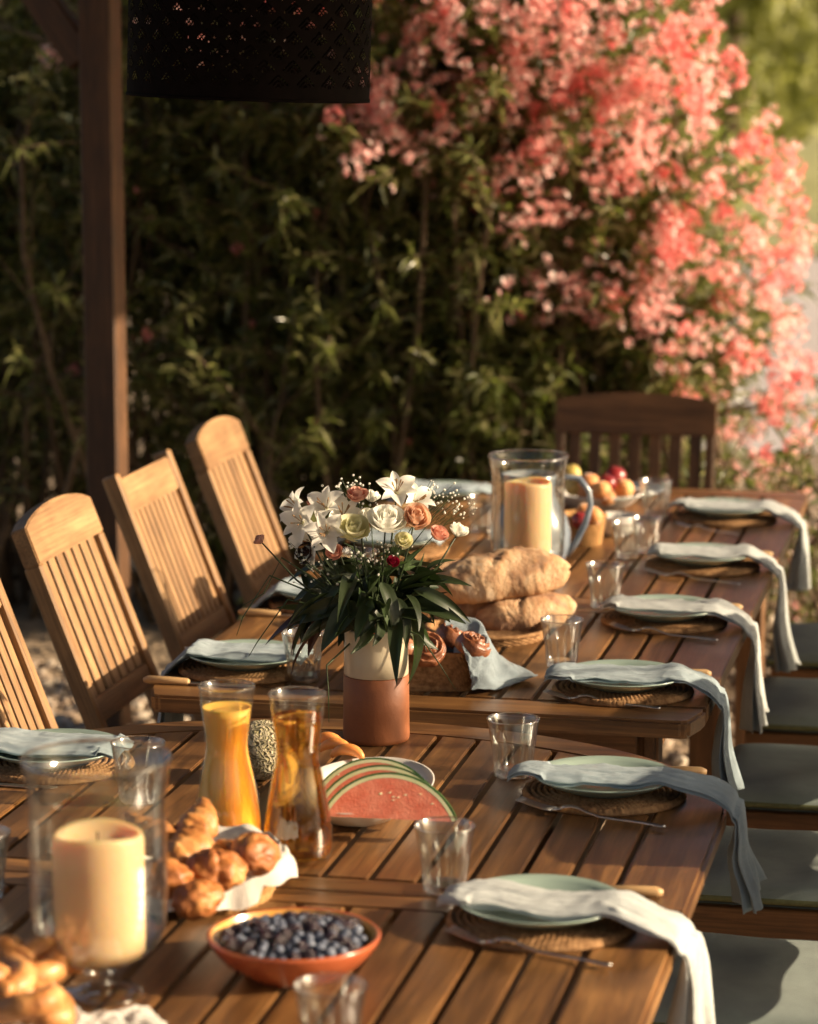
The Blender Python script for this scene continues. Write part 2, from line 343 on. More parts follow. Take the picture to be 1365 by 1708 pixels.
# ------------------------------------------------------------ foliage
def leaf_batch(P0, D, Ln, Wd, fold=.25, droop=.25):
    """P0 (n,3) base, D (n,3) unit direction; returns verts, faces for kite leaves with a folded midrib"""
    n = len(P0); up = rng.normal(size=(n, 3)); up[:, 2] += .8
    S = np.cross(D, up); S /= np.linalg.norm(S, axis=1, keepdims=True) + 1e-9; Nn = np.cross(S, D)
    Ln = Ln[:, None]; Wd = Wd[:, None]; dz = np.array([0, 0, -1.0])
    mid = P0 + D * Ln * .48 + dz * Ln * droop * .2; tip = P0 + D * Ln * .97 + dz * Ln * droop
    Lp = mid + S * Wd * .5 + Nn * Wd * fold; Rp = mid - S * Wd * .5 + Nn * Wd * fold
    V = np.stack([P0, Lp, mid, Rp, tip], 1).reshape(-1, 3); b = (np.arange(n) * 5)[:, None]
    F = np.concatenate([b + np.array([[0, 3, 2]]), b + np.array([[0, 2, 1]]), b + np.array([[1, 2, 4]]), b + np.array([[2, 3, 4]])])
    return V, F
M_OLE = leafmat('oleander_leaf', (.080, .098, .028), (.16, .18, .055), (.31, .30, .14), .45, .27)
M_OLEL = leafmat('oleander_leaf_bright', (.085, .108, .028), (.16, .19, .052), (.32, .31, .15), .45, .28)
M_TWIG = generic('oleander_bark', [(.3, (.10, .065, .035)), (.7, (.20, .14, .085))], 30, .85, .001)
M_PETAL = leafmat('coral_petal', (.80, .38, .36), (.87, .54, .51), (.93, .77, .72), .38, .6)
M_PETALR = leafmat('deep_pink_petal', (.76, .24, .24), (.84, .36, .34), (.90, .50, .46), .35, .6)
M_BUD = generic('pink_buds', [(.3, (.55, .12, .10)), (.7, (.70, .22, .16))], 20, .6)

def cluster_mesh(name, mat, n, rad, elong=1.0, sz=1.0):
    V, F = [], []; b = 0
    for i in range(n):
        d = Vector((random.gauss(0, 1), random.gauss(0, 1), random.gauss(.35, 1))).normalized(); p = Vector((d.x * rad, d.y * rad, d.z * rad * elong)) * random.uniform(.45, 1.0)
        ax = (d + Vector((random.gauss(0, .35), random.gauss(0, .35), random.gauss(0, .35)))).normalized(); q = ax.to_track_quat('Z', 'Y')
        L = random.uniform(.015, .022); a0 = random.random() * 6
        for k in range(5):
            a = a0 + k * 2 * math.pi / 5; cup = random.uniform(.25, .7)
            def pt(r, da, h): return p + q @ Vector((math.cos(a + da) * r, math.sin(a + da) * r, h))
            V += [pt(.002, 0, 0), pt(L * .62, .5, L * cup * .4), pt(L, .36, L * cup * .75), pt(L * 1.06, -.1, L * cup * .95), pt(L * .75, -.5, L * cup * .5)]
            F.append((b, b + 1, b + 2, b + 3, b + 4)); b += 5
    return mk(name, V, F, mat, False)
CL = [cluster_mesh('flower_cluster', M_PETAL if k % 3 else M_PETALR, 13 + 2 * k, .040 + .005 * k, 1.0 + .35 * (k % 3)) for k in range(7)]

def oleander(label, vol, nst, nbr, leaf_n, mat, base, sparse=None, size=1.0, group=None, tips_out=None):
    """vol(): random point of the crown in world space"""
    o = thing('oleander_bush', label, 'bush', base, 0, group)
    TV, TF, PB, DB = [], [], [], []; nb = 0; bx, by = base[0], base[1]
    for i in range(nst):
        tip = vol(); g = Vector((bx + (tip.x - bx) * .75 + random.gauss(0, .12), by + (tip.y - by) * .55 + random.gauss(0, .12), 0)); h = tip - g
        bend = Vector((random.gauss(0, .12), random.gauss(0, .12), h.z * .12)); pts = [g + h * u + bend * math.sin(u * math.pi) for u in [k / 7 for k in range(8)]]
        v, f = tube_data(pts, [.014 - .0012 * k for k in range(8)], 5, nb); TV += v; TF += f; nb += len(v)
        for j in range(nbr):
            u = random.uniform(.35, 1.0); k = min(6, int(u * 7)); a = pts[k].lerp(pts[k + 1], u * 7 - k); q = (h.normalized() * .7 + Vector((random.gauss(0, .6), random.gauss(0, .6), random.gauss(.15, .5)))).normalized(); L = random.uniform(.22, .5)
            e = a + q * L; mid = a + q * L * .5 + Vector((0, 0, .03)); v, f = tube_data([a, mid, e], [.006, .0045, .002], 4, nb, False); TV += v; TF += f; nb += len(v)
            if tips_out is not None: tips_out.append((e, q))
            m = leaf_n
            for r in range(m):
                u2 = random.uniform(.15, 1.05); p = a.lerp(e, u2)
                if sparse and random.random() < sparse(p): continue
                dd = (q * random.uniform(.3, 1.1) + Vector((random.gauss(0, 1), random.gauss(0, 1), random.gauss(.1, .8))).normalized()).normalized()
                PB.append(p[:]); DB.append(dd[:])
    PB = np.array(PB); DB = np.array(DB); n = len(PB)
    V, F = leaf_batch(PB, DB, rng.uniform(.055, .115, n) * size, rng.uniform(.011, .019, n) * size)
    b = Vector(base); V = V - np.array(b[:]); fo = obj('foliage', mk('foliage', V.tolist(), F.tolist(), mat, False), o); fo['kind'] = 'stuff'
    tw = obj('branches', mk('branches', [v - b for v in TV], TF, M_TWIG), o); tw['kind'] = 'stuff'
    return o
# the hedge behind the table: rises just past the end chair, its right flank turns towards the road
def front_y(x, z):     # where the hedge face stands
    return 9.72 + .55 * max(0, min(.5, -.75 - x)) + .40 * max(0, x - .9) - .10 * z + .15 * noise.noise(Vector((x * 2.4, z * 2.4, 7.7)))
def right_x(z): return float(np.interp(z, [0, .6, .87, 1.05, 1.37, 1.6, 1.77, 1.95, 2.1, 3], [1.45, 1.42, 1.38, 1.31, 1.32, 1.26, 1.18, 1.08, 1.0, .9]))
def vol_range(x0, x1, zmin, zmax, depth, xr=None):
    def f():
        while True:
            z = zmin + (zmax - zmin) * random.random() ** .85; x = random.uniform(x0, x1)
            if xr and x > xr(z): continue
            return Vector((x, front_y(x, z) + .18 + depth * random.random() ** 1.8, z))
    return f
tipsB = []
oleander('dark leafy hedge shrub without flowers behind the wooden post', vol_range(-2.6, -.75, .4, 3.1, 1.5), 120, 13, 44, M_OLE, (-1.6, 10.4, 0), sparse=lambda p: .55 if p.z < 1.0 + .35 * noise.noise(p * 2) else .0)
oleander('dense green oleander shrub between the post and the end chair', vol_range(-.85, .45, .25, 2.9, 1.4), 115, 14, 48, M_OLE, (-.15, 10.4, 0), sparse=lambda p: .2 if p.z < .7 + .35 * noise.noise(p * 2) else 0, tips_out=tipsB)
bushC = oleander('tall oleander covered in coral pink blossom at the right end of the hedge', vol_range(.25, 1.6, .3, 3.0, 1.3, lambda z: right_x(z) - .30), 100, 14, 44, M_OLEL, (.85, 10.45, 0), tips_out=tipsB)
# blossom: placed on the hedge face where the photograph's hedge is in flower
# drifts of bloom over the hedge face: x, z, spread x, spread z, number of clusters
DRIFTS = [(-.08, 2.12, .07, .16, 9), (-.14, 1.80, .06, .07, 7), (.06, 1.80, .05, .12, 9), (.42, 2.02, .15, .12, 22), (.20, 2.08, .12, .10, 13), (.66, 2.12, .12, .10, 14), (.92, 2.05, .06, .20, 17), (.92, 1.66, .05, .18, 17),
    (1.12, 1.64, .05, .10, 9), (1.20, 1.48, .05, .08, 6), (.66, 1.20, .14, .05, 16), (.86, 1.34, .07, .07, 13), (1.05, 1.36, .06, .05, 5), (1.22, 1.18, .06, .11, 15), (1.08, .98, .10, .06, 11), (1.34, .88, .06, .10, 12),
    (-.62, 2.25, .16, .12, 10), (-.35, 2.28, .14, .12, 10), (.42, 1.50, .07, .07, 6), (.60, 1.72, .14, .12, 20), (.50, 1.30, .16, .10, 4), (1.18, .62, .10, .09, 6), (.76, 1.92, .08, .14, 14), (-.5, 2.2, .2, .1, 2), (1.33, 1.62, .03, .12, 4), (.3, 1.72, .1, .12, 5)]
def floret_scatter():
    V, F = [], []; b = 0
    for dx, dz, sx_, sz_, n_ in DRIFTS:
        for _ in range(int(n_ * 4.5)):
            z = random.gauss(dz, sz_ * 1.25); x = random.gauss(dx, sx_ * 1.25)
            if x > right_x(z) + .03 or (x > .88 and random.random() < .35): continue
            p = Vector((x, front_y(x, z) + random.uniform(-.22, .12), z)) - Vector((.85, 10.45, 0)); q = Vector((random.gauss(0, 1), random.gauss(-.6, 1), random.gauss(.4, 1))).to_track_quat('Z', 'Y'); L = random.uniform(.014, .021); a0 = random.random() * 6
            for k in range(5):
                a = a0 + k * 2 * math.pi / 5; cup = random.uniform(.25, .7)
                def pt(r, da, h): return p + q @ Vector((math.cos(a + da) * r, math.sin(a + da) * r, h))
                V += [pt(.002, 0, 0), pt(L * .62, .5, L * cup * .4), pt(L, .36, L * cup * .75), pt(L * 1.06, -.1, L * cup * .95), pt(L * .75, -.5, L * cup * .5)]; F.append((b, b + 1, b + 2, b + 3, b + 4)); b += 5
    o = obj('single_florets', mk('single_florets', V, F, M_PETAL, False), bushC); o['kind'] = 'stuff'
floret_scatter()
for dx, dz, sx_, sz_, n_ in DRIFTS:
    sx_ *= 1.2; sz_ *= 1.2
    for _ in range(n_):
        z = random.gauss(dz, sz_); x = random.gauss(dx, sx_)
        if x > .45 and random.random() < .30: continue
        if x > right_x(z) + .06: x = right_x(z) + random.uniform(-.06, .05)
        o = obj('flower_cluster', random.choice(CL), bushC, Vector((x, front_y(x, z) + random.uniform(-.20, .08), z)) - Vector((.85, 10.45, 0)), (random.uniform(-.5, .5), random.uniform(-.5, .5), random.random() * 6), random.uniform(.65, 1.05))
for _ in range(26):     # scattered small blooms in the shaded part
    x = random.uniform(-1.2, .9); z = random.uniform(.3, 1.6)
    obj('flower_cluster', CL[random.choice((0, 3))], bushC, Vector((x, front_y(x, z) + random.uniform(0, .3), z)) - Vector((.85, 10.45, 0)), (0, 0, random.random() * 6), random.uniform(.25, .45))
# low flowering shoots right of the end chair
def vol_low():
    return Vector((random.uniform(.95, 1.5), random.uniform(8.9, 9.7), random.uniform(.12, .75)))
bl = oleander('low oleander shoots with pink flowers beside the right table corner', vol_low, 16, 6, 16, M_OLEL, (1.2, 9.3, 0))
for _ in range(16):
    p = vol_low(); obj('flower_cluster', random.choice(CL), bl, p - Vector((1.2, 9.3, 0)) + Vector((0, -.1, .03)), (0, 0, random.random() * 6), random.uniform(.5, .95))

oleander('added leafy shrub out of view right of the pergola, casting dappled shade', lambda: W(.2 + random.gauss(0, .32), 2.7 + random.gauss(0, .2), random.uniform(.9, 2.1)), 16, 6, 16, M_OLEL, tuple(W(.2, 2.7)))  # unseen shrub, added only to dapple shade over the right-hand settings
# far trees
def far_tree(label, base, h, r, mat, n=5200, leaf=.5, seed=0):
    random.seed(seed); o = thing('background_tree', label, 'tree', base)
    tr = obj('trunk', tube('trunk', [(0, 0, 0), (.1, 0, h * .3), (.0, .1, h * .6)], [.14, .10, .05], M_TWIG, 8), o)
    cs = [(Vector((random.gauss(0, r * .45), random.gauss(0, r * .4), h * .38 + random.gauss(0, h * .2))), random.uniform(.3, .55) * r) for _ in range(22)]
    PB, DB = [], []
    for _ in range(n):
        c, q = random.choice(cs); d = Vector((random.gauss(0, 1), random.gauss(0, 1), random.gauss(0, 1))).normalized(); PB.append((c + d * q * random.uniform(.6, 1.05))[:])
        e = (d + Vector((random.gauss(0, .7), random.gauss(0, .7), random.gauss(0, .7)))).normalized(); DB.append(e[:])
    V, F = leaf_batch(np.array(PB), np.array(DB), rng.uniform(.5, 1.1, n) * leaf, rng.uniform(.25, .5, n) * leaf)
    cr = obj('crown', mk('crown', V.tolist(), F.tolist(), mat, False), o); cr['kind'] = 'stuff'
M_T1 = leafmat('hazed_yellow_green_crown', (.20, .21, .06), (.28, .29, .10), (.38, .38, .16), .45, .6)  # far crown tones lightened and desaturated to stand in for haze
M_T2 = leafmat('grey_green_crown', (.20, .21, .14), (.28, .28, .19), (.36, .35, .25), .4, .7)
far_tree('yellow green tree across the road', (3.7, 34, 0), 7.5, 2.3, M_T1, 5200, .45, 3)
far_tree('grey green tree at the right edge beyond the road', (6.9, 46, 0.8), 6.5, 3.0, M_T2, 4200, .5, 5)
far_tree('low dark olive green tree beyond the grass bank', (4.6, 52, 1), 6.0, 3.4, M_T2, 3800, .5, 9)
far_tree('green tree partly behind the flowering oleander', (1.2, 38, 0), 8, 3.2, M_T1, 4200, .5, 12)
random.seed(21)

# ------------------------------------------------------------ pergola: post, brace, beams and roof boards
pg = thing('pergola', 'dark stained timber pergola whose post and brace stand behind the chairs', 'pergola', W(0, 0, 0), -ca)
PC, PS = -2.04, 2.53
def pbeam(name, a, b, wd, th, bev=.006): return put_beam(name, a, b, wd, th, M_POST, pg, bev, Vector((0, 1, 0)) if abs(b[2] - a[2]) > .5 else Vector((0, 0, 1)))
pbeam('post', (PC, PS, 0), (PC, PS, 2.62), .098, .105)
for s_ in (-.6, -3.7): pbeam('post', (PC, s_, 0), (PC, s_, 2.62), .135, .14)
for s_ in (3.3, -3.7): pbeam('post', (1.75, s_, 0), (1.75, s_, 2.62), .135, .14)
pbeam('brace', (PC - .05, PS, 1.98), (PC - .50, PS, 2.62), .09, .07)
for c_ in (PC, 1.75): pbeam('beam', (c_, -4.2, 2.70), (c_, 3.42, 2.70), .12, .16)
for k in range(14): pbeam('rafter', (PC - .35, -4.1 + k * .58, 2.84), (2.05, -4.1 + k * .58, 2.84), .07, .12)
for k in range(30):
    c_ = PC - .25 + k * .152
    if k in (99,): continue
    put_beam('roof_board', (c_ , -4.2, 2.92), (c_, 3.5, 2.92), .146, .022, M_POST, pg)

# ------------------------------------------------------------ tables
GAP = .011
def table_empty(label, s, c): return thing('garden_table', label, 'table', W(s, c, 0), -ca)
def clip_slat(name, c0, c1, sa, sb, z0, z1, mat, parent, fa=None, fb=None):
    """slat between c0..c1, ends at sa / sb which may be functions of c"""
    A = [(c0, fa(c0) if fa else sa), (c1, fa(c1) if fa else sa)]; B = [(c1, fb(c1) if fb else sb), (c0, fb(c0) if fb else sb)]
    pts = A + B; cx_ = (c0 + c1) / 2; cy_ = sum(p[1] for p in pts) / 4
    me = prism(name, [(x - cx_, y - cy_) for x, y in pts], -(z1 - z0) / 2, (z1 - z0) / 2, mat, .0022)
    return obj(name, me, parent, (cx_, cy_, (z0 + z1) / 2 + random.uniform(-.0008, .0008)))
tA = table_empty('long slatted dark wood table carrying the bread, pitcher and far candle', 0, 0)
ZB = TZ - .024
edgesA = [(0.0 - .122 - .0735 * k) for k in range(13)]; edgesA[-1] = -1.004
segs = [(.006, .90), (1.07, 2.655)]
for (sa, sb) in segs:
    for k in range(12): clip_slat('slat', edgesA[k + 1] + GAP / 2, edgesA[k] - GAP / 2, sa + .003, sb - .003, ZB, TZ, M_TAB, tA)
for (sa, sb) in ((.90, .984), (.987, 1.07)):
    clip_slat('cross_board', -1.0, -.1265, sa, sb, ZB, TZ, M_TABX, tA)
def sideA(c0, c1, s0, s1):
    o = clip_slat('side_rail', c0, c1, s0, s1, TZ - .034, TZ, M_TAB, tA)
for s0, s1 in ((.004, .984), (.987, 2.655)):
    sideA(-.117, 0, s0, s1); sideA(-1.124, -1.009, s0, s1)
ep = [(-1.124, .001), (-1.124, -.03), (-1.10, -.105), (-1.085, -.112), (-.035, -.118), (-.02, -.11), (0, -.03), (0, .001)]
obj('end_board', prism('end_board', ep, TZ - .036, TZ, M_TABX, .006), tA)
ep2 = [(-1.124, 2.658), (-1.124, 2.74), (-1.10, 2.77), (-.03, 2.77), (0, 2.74), (0, 2.658)]
obj('end_board', prism('end_board', ep2[::-1], TZ - .036, TZ, M_TABX, .006), tA)
for c_ in (-.12, -1.0): put_beam('apron', (c_, .07, TZ - .09), (c_, 2.6, TZ - .09), .025, .08, M_DKY, tA)
for s_ in (.05, 2.6): put_beam('apron', (-.98, s_, TZ - .09), (-.14, s_, TZ - .09), .025, .08, M_DKY, tA)
for c_ in (-.14, -.98):
    for s_ in (.12, 1.35, 2.52): put_beam('leg', (c_, s_, 0), (c_, s_, TZ - .045), .075, .075, M_DKY, tA)
tB = table_empty('rounded slatted dark wood table in front carrying the berries and carafes', 0, 0)
BL, BR = -1.30, .115; BM, BH = (BL + BR) / 2, (BR - BL) / 2
def arc(c, off=0.0):
    d = min(1, abs((c - BM) / BH)); return -.225 - .54 * (1 - math.sqrt(max(0, 1 - d * d))) - off
def arc2(c, off=0.0): return -2.66 - (arc(c) + .225) + off - .0
NB = 15; p0 = -.007; pit_ = .0765
eB = [p0 - pit_ * k for k in range(NB + 1)]
for k in range(NB):
    c1_, c0_ = eB[k] - GAP / 2, eB[k + 1] + GAP / 2
    clip_slat('slat', c0_, c1_, -1.262, 0, ZB, TZ, M_TAB, tB, fb=lambda c: arc(c, .094))
    clip_slat('slat', c0_, c1_, 0, -1.408, ZB, TZ, M_TAB, tB, fa=lambda c: arc2(c, .094))
for sa, sb in ((-1.334, -1.266), (-1.404, -1.337)): clip_slat('cross_board', eB[-1] + .003, eB[0] - .003, sa, sb, ZB, TZ, M_TABX, tB)
def endarc(sign, c0, c1, n=16):
    f_out = (lambda c: arc(c)) if sign > 0 else (lambda c: arc2(c)); f_in = (lambda c: arc(c, .09)) if sign > 0 else (lambda c: arc2(c, .09))
    cs = [c0 + (c1 - c0) * k / n for k in range(n + 1)]; pts = [(c, f_out(c)) for c in cs] + [(c, f_in(c)) for c in cs[::-1]]
    obj('end_board', prism('end_board', pts if sign < 0 else pts[::-1], TZ - .032, TZ, M_TABX, .003), tB)
for sg in (1, -1):
    ks = [eB[-1] + .001, -.80, -.36, eB[0] - .001]
    for a_, b_ in zip(ks, ks[1:]): endarc(sg, a_ + .0006, b_ - .0006)
def railB(c_in, c_out, s_j0, s_j1, sg):
    fo = arc if sg > 0 else arc2
    cs = [c_in + (c_out - c_in) * (1 - (1 - k / 14) ** 2) for k in range(15)]; pts = [(c, fo(c)) for c in cs] + [(c_out, s_j0), (c_in, s_j0)]
    obj('side_rail', prism('side_rail', pts, TZ - .034, TZ, M_TAB, .007), tB)
for sg, sj in ((1, -1.3345), (-1, -1.3365)): railB(eB[0] + .002, BR, sj, 0, sg); railB(eB[-1] - .002, BL, sj, 0, sg)
for c_ in (-.13, -1.05):
    put_beam('apron', (c_, -.75, TZ - .085), (c_, -2.2, TZ - .085), .025, .08, M_DKY, tB)
    for s_ in (-.8, -2.1): put_beam('leg', (c_, s_, 0), (c_, s_, TZ - .04), .07, .07, M_DKY, tB)

# ------------------------------------------------------------ chairs
def xchair(kind, mY, mX, w=.44, nsl=8, arch=.03, zb=.60, zt=1.0, slope=.387, label='', group=None, arms=False, slat_w=None, sr=.68, thick=.02, rail_h=.085):
    """folding chair; faces local +Y, origin on the ground under the seat; back post line y = -.03 - slope*z"""
    o = thing('folding_chair', label, 'chair', (0, 0, 0), 0, group)
    def bp(z, off=0.0): return -.03 - slope * z + off
    nrm = Vector((0, 1, slope)).normalized(); upv = Vector((0, -slope, 1)).normalized()
    zp = zt + .015 if not arch else zt - (rail_h - .002) * upv.z
    for sx in (-1, 1):
        x = sx * (w / 2 - .014); put_beam('back_post', (x, bp(0), .0), (x, bp(zp), zp), .028, .042, mY, o, .005, Vector((1, 0, 0)).cross(upv) )
        put_beam('leg', (sx * (w / 2 - .05), -.42, 0), (sx * (w / 2 - .05), .02, .43), .024, .045, mY, o, .004, Vector((0, 1, 0)))
    iw = w - .058
    # local frame of the back: x across, y up the back
    Mb = Matrix((Vector((1, 0, 0)), upv, Vector((1, 0, 0)).cross(upv))).transposed().to_4x4()
    def inback(name, me, z, x=0.0, off=0.0):
        q = obj(name, me, o); M = Mb.copy(); M.translation = Vector((x, bp(z), z)) + Vector((0, 1, slope)).normalized() * off; q.matrix_local = M; return q
    kk = 1 / upv.z
    n = 12; H0 = rail_h
    pts = [(-iw / 2 - (.0 if not arch else .03), 0)] + [(iw / 2 + (.0 if not arch else .03), 0)] + [((iw / 2 + (.0 if not arch else .03)) * (1 - 2 * k / n), H0 + arch * (1 - (1 - 2 * k / n) ** 2) ** .8) for k in range(n + 1)]
    if arch: pts = [(x, y) for x, y in pts]
    inback('top_rail', prism('top_rail', pts, -.013 if not arch else -.019, .013 if not arch else .020, mX, .003), zt - H0 / kk, off=.002)
    inback('bottom_rail', box('bottom_rail', (iw, .055, .026), mX, .004), zb)
    sw = slat_w or iw / nsl * sr; L = (zt - H0 / kk - zb) * kk - .02; me = box('slat', (sw, L, .013), mY, .002)
    for k in range(nsl): inback('slat', me, zb + (.027 + L / 2) / kk, -iw / 2 + iw * (k + .5) / nsl)
    for k in range(6): obj('seat_slat', box('seat_slat', (w - .114, .052, .018), mX, .003), o, (0, -.17 + k * .066, .43))
    for sx in (-1, 1): obj('seat_rail', box('seat_rail', (.026, .42, .062), mY, .003), o, (sx * (w / 2 - .043), -.0, .413))
    put_beam('stretcher', (-w / 2 + .05, -.33, .1), (w / 2 - .05, -.33, .1), .02, .03, mX, o)
    if arms:
        for sx in (-1, 1):
            obj('armrest', box('armrest', (.05, .42, .024), mY, .006), o, (sx * (w / 2 - .0), -.06, .63)); put_beam('arm_support', (sx * (w / 2 - .014), .12, .41), (sx * (w / 2 - .014), .12, .618), .03, .03, mY, o)
    return o
RZL = -ca - R(90)
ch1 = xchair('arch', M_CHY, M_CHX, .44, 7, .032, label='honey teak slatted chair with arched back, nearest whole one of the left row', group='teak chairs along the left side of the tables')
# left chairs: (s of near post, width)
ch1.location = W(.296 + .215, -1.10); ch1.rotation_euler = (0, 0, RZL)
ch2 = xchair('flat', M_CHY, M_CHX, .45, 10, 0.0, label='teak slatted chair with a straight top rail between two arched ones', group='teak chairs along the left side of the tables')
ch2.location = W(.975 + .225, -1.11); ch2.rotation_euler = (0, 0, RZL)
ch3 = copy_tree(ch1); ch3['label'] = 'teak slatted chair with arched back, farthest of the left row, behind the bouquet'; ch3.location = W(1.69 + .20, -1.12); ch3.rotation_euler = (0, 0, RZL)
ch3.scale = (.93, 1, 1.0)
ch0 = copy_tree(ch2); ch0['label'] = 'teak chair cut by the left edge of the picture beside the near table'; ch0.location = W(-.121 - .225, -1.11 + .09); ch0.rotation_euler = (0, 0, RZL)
# end chair
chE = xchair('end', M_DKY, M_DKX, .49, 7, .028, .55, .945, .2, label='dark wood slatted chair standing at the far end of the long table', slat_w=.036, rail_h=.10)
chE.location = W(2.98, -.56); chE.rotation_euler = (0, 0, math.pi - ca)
# right chairs with cushions
def cushion(label, s, c, sx=.47, sy=.46, z=.462, seed=0):
    hx, hy, hz = sx / 2, sy / 2, .028
    def f(u, v):
        x = (u * 2 - 1); y = (v * 2 - 1); ex = (1 - abs(x) ** 6) ** .4; ey = (1 - abs(y) ** 6) ** .4; k = ex * ey
        n = noise.noise(Vector((x * 1.6 + seed * 5, y * 1.6, seed))) * .012 * k
        return (x * hx, y * hy, hz * k + n)
    top = grid_mesh('cushion_pad', 26, 26, f, M_CUSH); bot = [(v.co.x, v.co.y, -hz * .25 + 0 * v.co.z) for v in top.vertices]
    o = thing('seat_cushion', label, 'cushion', W(s, c, z), -ca, 'sage green cushions on the right hand chairs')
    obj('pad', top, o, (0, 0, 0)); obj('underside', mk('underside', [(x, y, z_ - .002) for x, y, z_ in bot], [tuple(p.vertices)[::-1] for p in top.polygons], M_CUSH), o)
    rp = [];
    for k in range(4):
        for j in range(8):
            u = -1 + j / 4; p = [(u, -1), (1, u), (-u, 1), (-1, -u)][k]; rp.append((p[0] * hx * (.985), p[1] * hy * .985, 0))
    v, fcs = tube_data(rp + [rp[0]], .006, 6, 0, False); obj('piping', mk('piping', v, fcs, M_PIPE), o)
    return o
M_PIPE = generic('olive_piping', [(.3, (.11, .12, .05)), (.7, (.17, .18, .08))], 60, .8)
chR = None
RC = .17
seat_s = [(2.0, 'sage cushion on the farthest right chair, half hidden by hanging napkins'), (1.30, 'sage cushion with thin streaks of sun beside the third napkin'), (.60, 'sage cushion with a broad sun stripe behind the hanging blue napkin'), (-.08, 'sage cushion in shade below the front table corner with a small white tag'), (-.80, 'sage cushion in the bottom right corner of the picture')]
names = ['dark wood folding chair farthest along the right side', 'dark wood folding chair second from the far end on the right side', 'dark wood folding chair in the middle of the right side', 'dark wood folding chair beside the front table corner', 'dark wood folding chair at the bottom right corner']
for k, (s_, lb) in enumerate(seat_s):
    if chR is None:
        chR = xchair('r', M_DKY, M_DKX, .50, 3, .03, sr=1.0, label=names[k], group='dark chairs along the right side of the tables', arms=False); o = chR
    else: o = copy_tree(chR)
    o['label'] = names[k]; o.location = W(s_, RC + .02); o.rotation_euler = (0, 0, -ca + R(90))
    cu = cushion(lb, s_, RC + .03, .46, .47, .462, k)
    if k == 3: obj('care_tag', box('care_tag', (.035, .002, .010), M_WHITE, .0), cu, (.12, -.236, .0))

# ------------------------------------------------------------ place settings
def mod_mat(r, z, a):
    k = round(r / .0112); w_ = math.sin(a * (10 + k * 7) + k * 1.3); return r + .0016 * w_, z + .0013 * w_ * (1 if z > .004 else 0)
prof = [(0, 0), (.139, 0), (.142, .004)]
k = 12
rr_ = .1395
while rr_ > .006:
    prof += [(rr_, .0075), (rr_ - .0028, .0115), (rr_ - .0056, .0125), (rr_ - .0084, .0105), (rr_ - .0105, .0065)]; rr_ -= .0112
prof += [(0, .008)]
ME_MAT = lathe('woven_placemat', prof, 220, M_RUSH, mod_mat)
ME_PLATE = lathe('dinner_plate', [(0, .003), (.060, .003), (.064, 0), (.070, .001), (.075, .006), (.105, .0145), (.123, .0245), (.1255, .0265), (.1235, .0275), (.112, .021), (.085, .0125), (.070, .0095), (0, .009)], 72, M_PLATE)
def fork_mesh():
    V, F = [], []
    def strip(pts, wid, th=.003):       # pts (x,y,z) centre line with widths
        b = len(V); n = len(pts)
        for (x, y, z), w_ in zip(pts, wid):
            V.extend([(x, y - w_, z), (x, y, z + th * .9), (x, y + w_, z), (x, y, z - th * .5)])
        for i in range(n - 1):
            for k in range(4): j = (k + 1) % 4; F.append((b + i * 4 + k, b + (i + 1) * 4 + k, b + (i + 1) * 4 + j, b + i * 4 + j))
        F.append((b, b + 1, b + 2, b + 3)); e = b + (n - 1) * 4; F.append((e + 3, e + 2, e + 1, e))
    def zc(x): return .0045 + .011 * math.exp(-((x - .045) / .028) ** 2) + .004 * math.exp(-((x - .16) / .05) ** 2) * .6 + (.010 * max(0, (.012 - x) / .05) if x < .012 else 0)
    xs = [.028, .036, .045, .055, .07, .09, .12, .15, .175, .19, .196]
    strip([(x, 0, zc(x)) for x in xs], [.0115, .0095, .0055, .0034, .0028, .003, .0036, .0046, .0062, .006, .003])
    strip([(x, 0, zc(x) - .001) for x in (.012, .022, .03)], [.0105, .012, .0112])
    for k in range(4):
        y = (k - 1.5) * .0063; strip([(x, y, zc(x)) for x in (.014, .0, -.016, -.034, -.044)], [.0021, .0019, .0017, .0014, .0006], .0016)
    return mk('fork', V, F, M_STEEL)
ME_FORK = fork_mesh()
bladep = [(-.02, -.003), (0, -.006), (.09, -.0105), (.118, -.009), (.128, 0), (.122, .005), (0, .006), (-.02, .003)]
def mk_knife(label, loc, rz, group):
    o = thing('table_knife', label, 'knife', loc, rz, None)
    obj('blade', prism('blade', bladep, .004, .0056, M_STEEL), o)
    v, f = tube_data([(-.008, 0, .006), (-.012, 0, .0065), (-.06, 0, .0075), (-.095, 0, .0075), (-.105, 0, .007)], [.005, .0075, .0085, .0085, .004], 10); obj('handle', mk('handle', v, f, M_KNIFE), o)
    return o
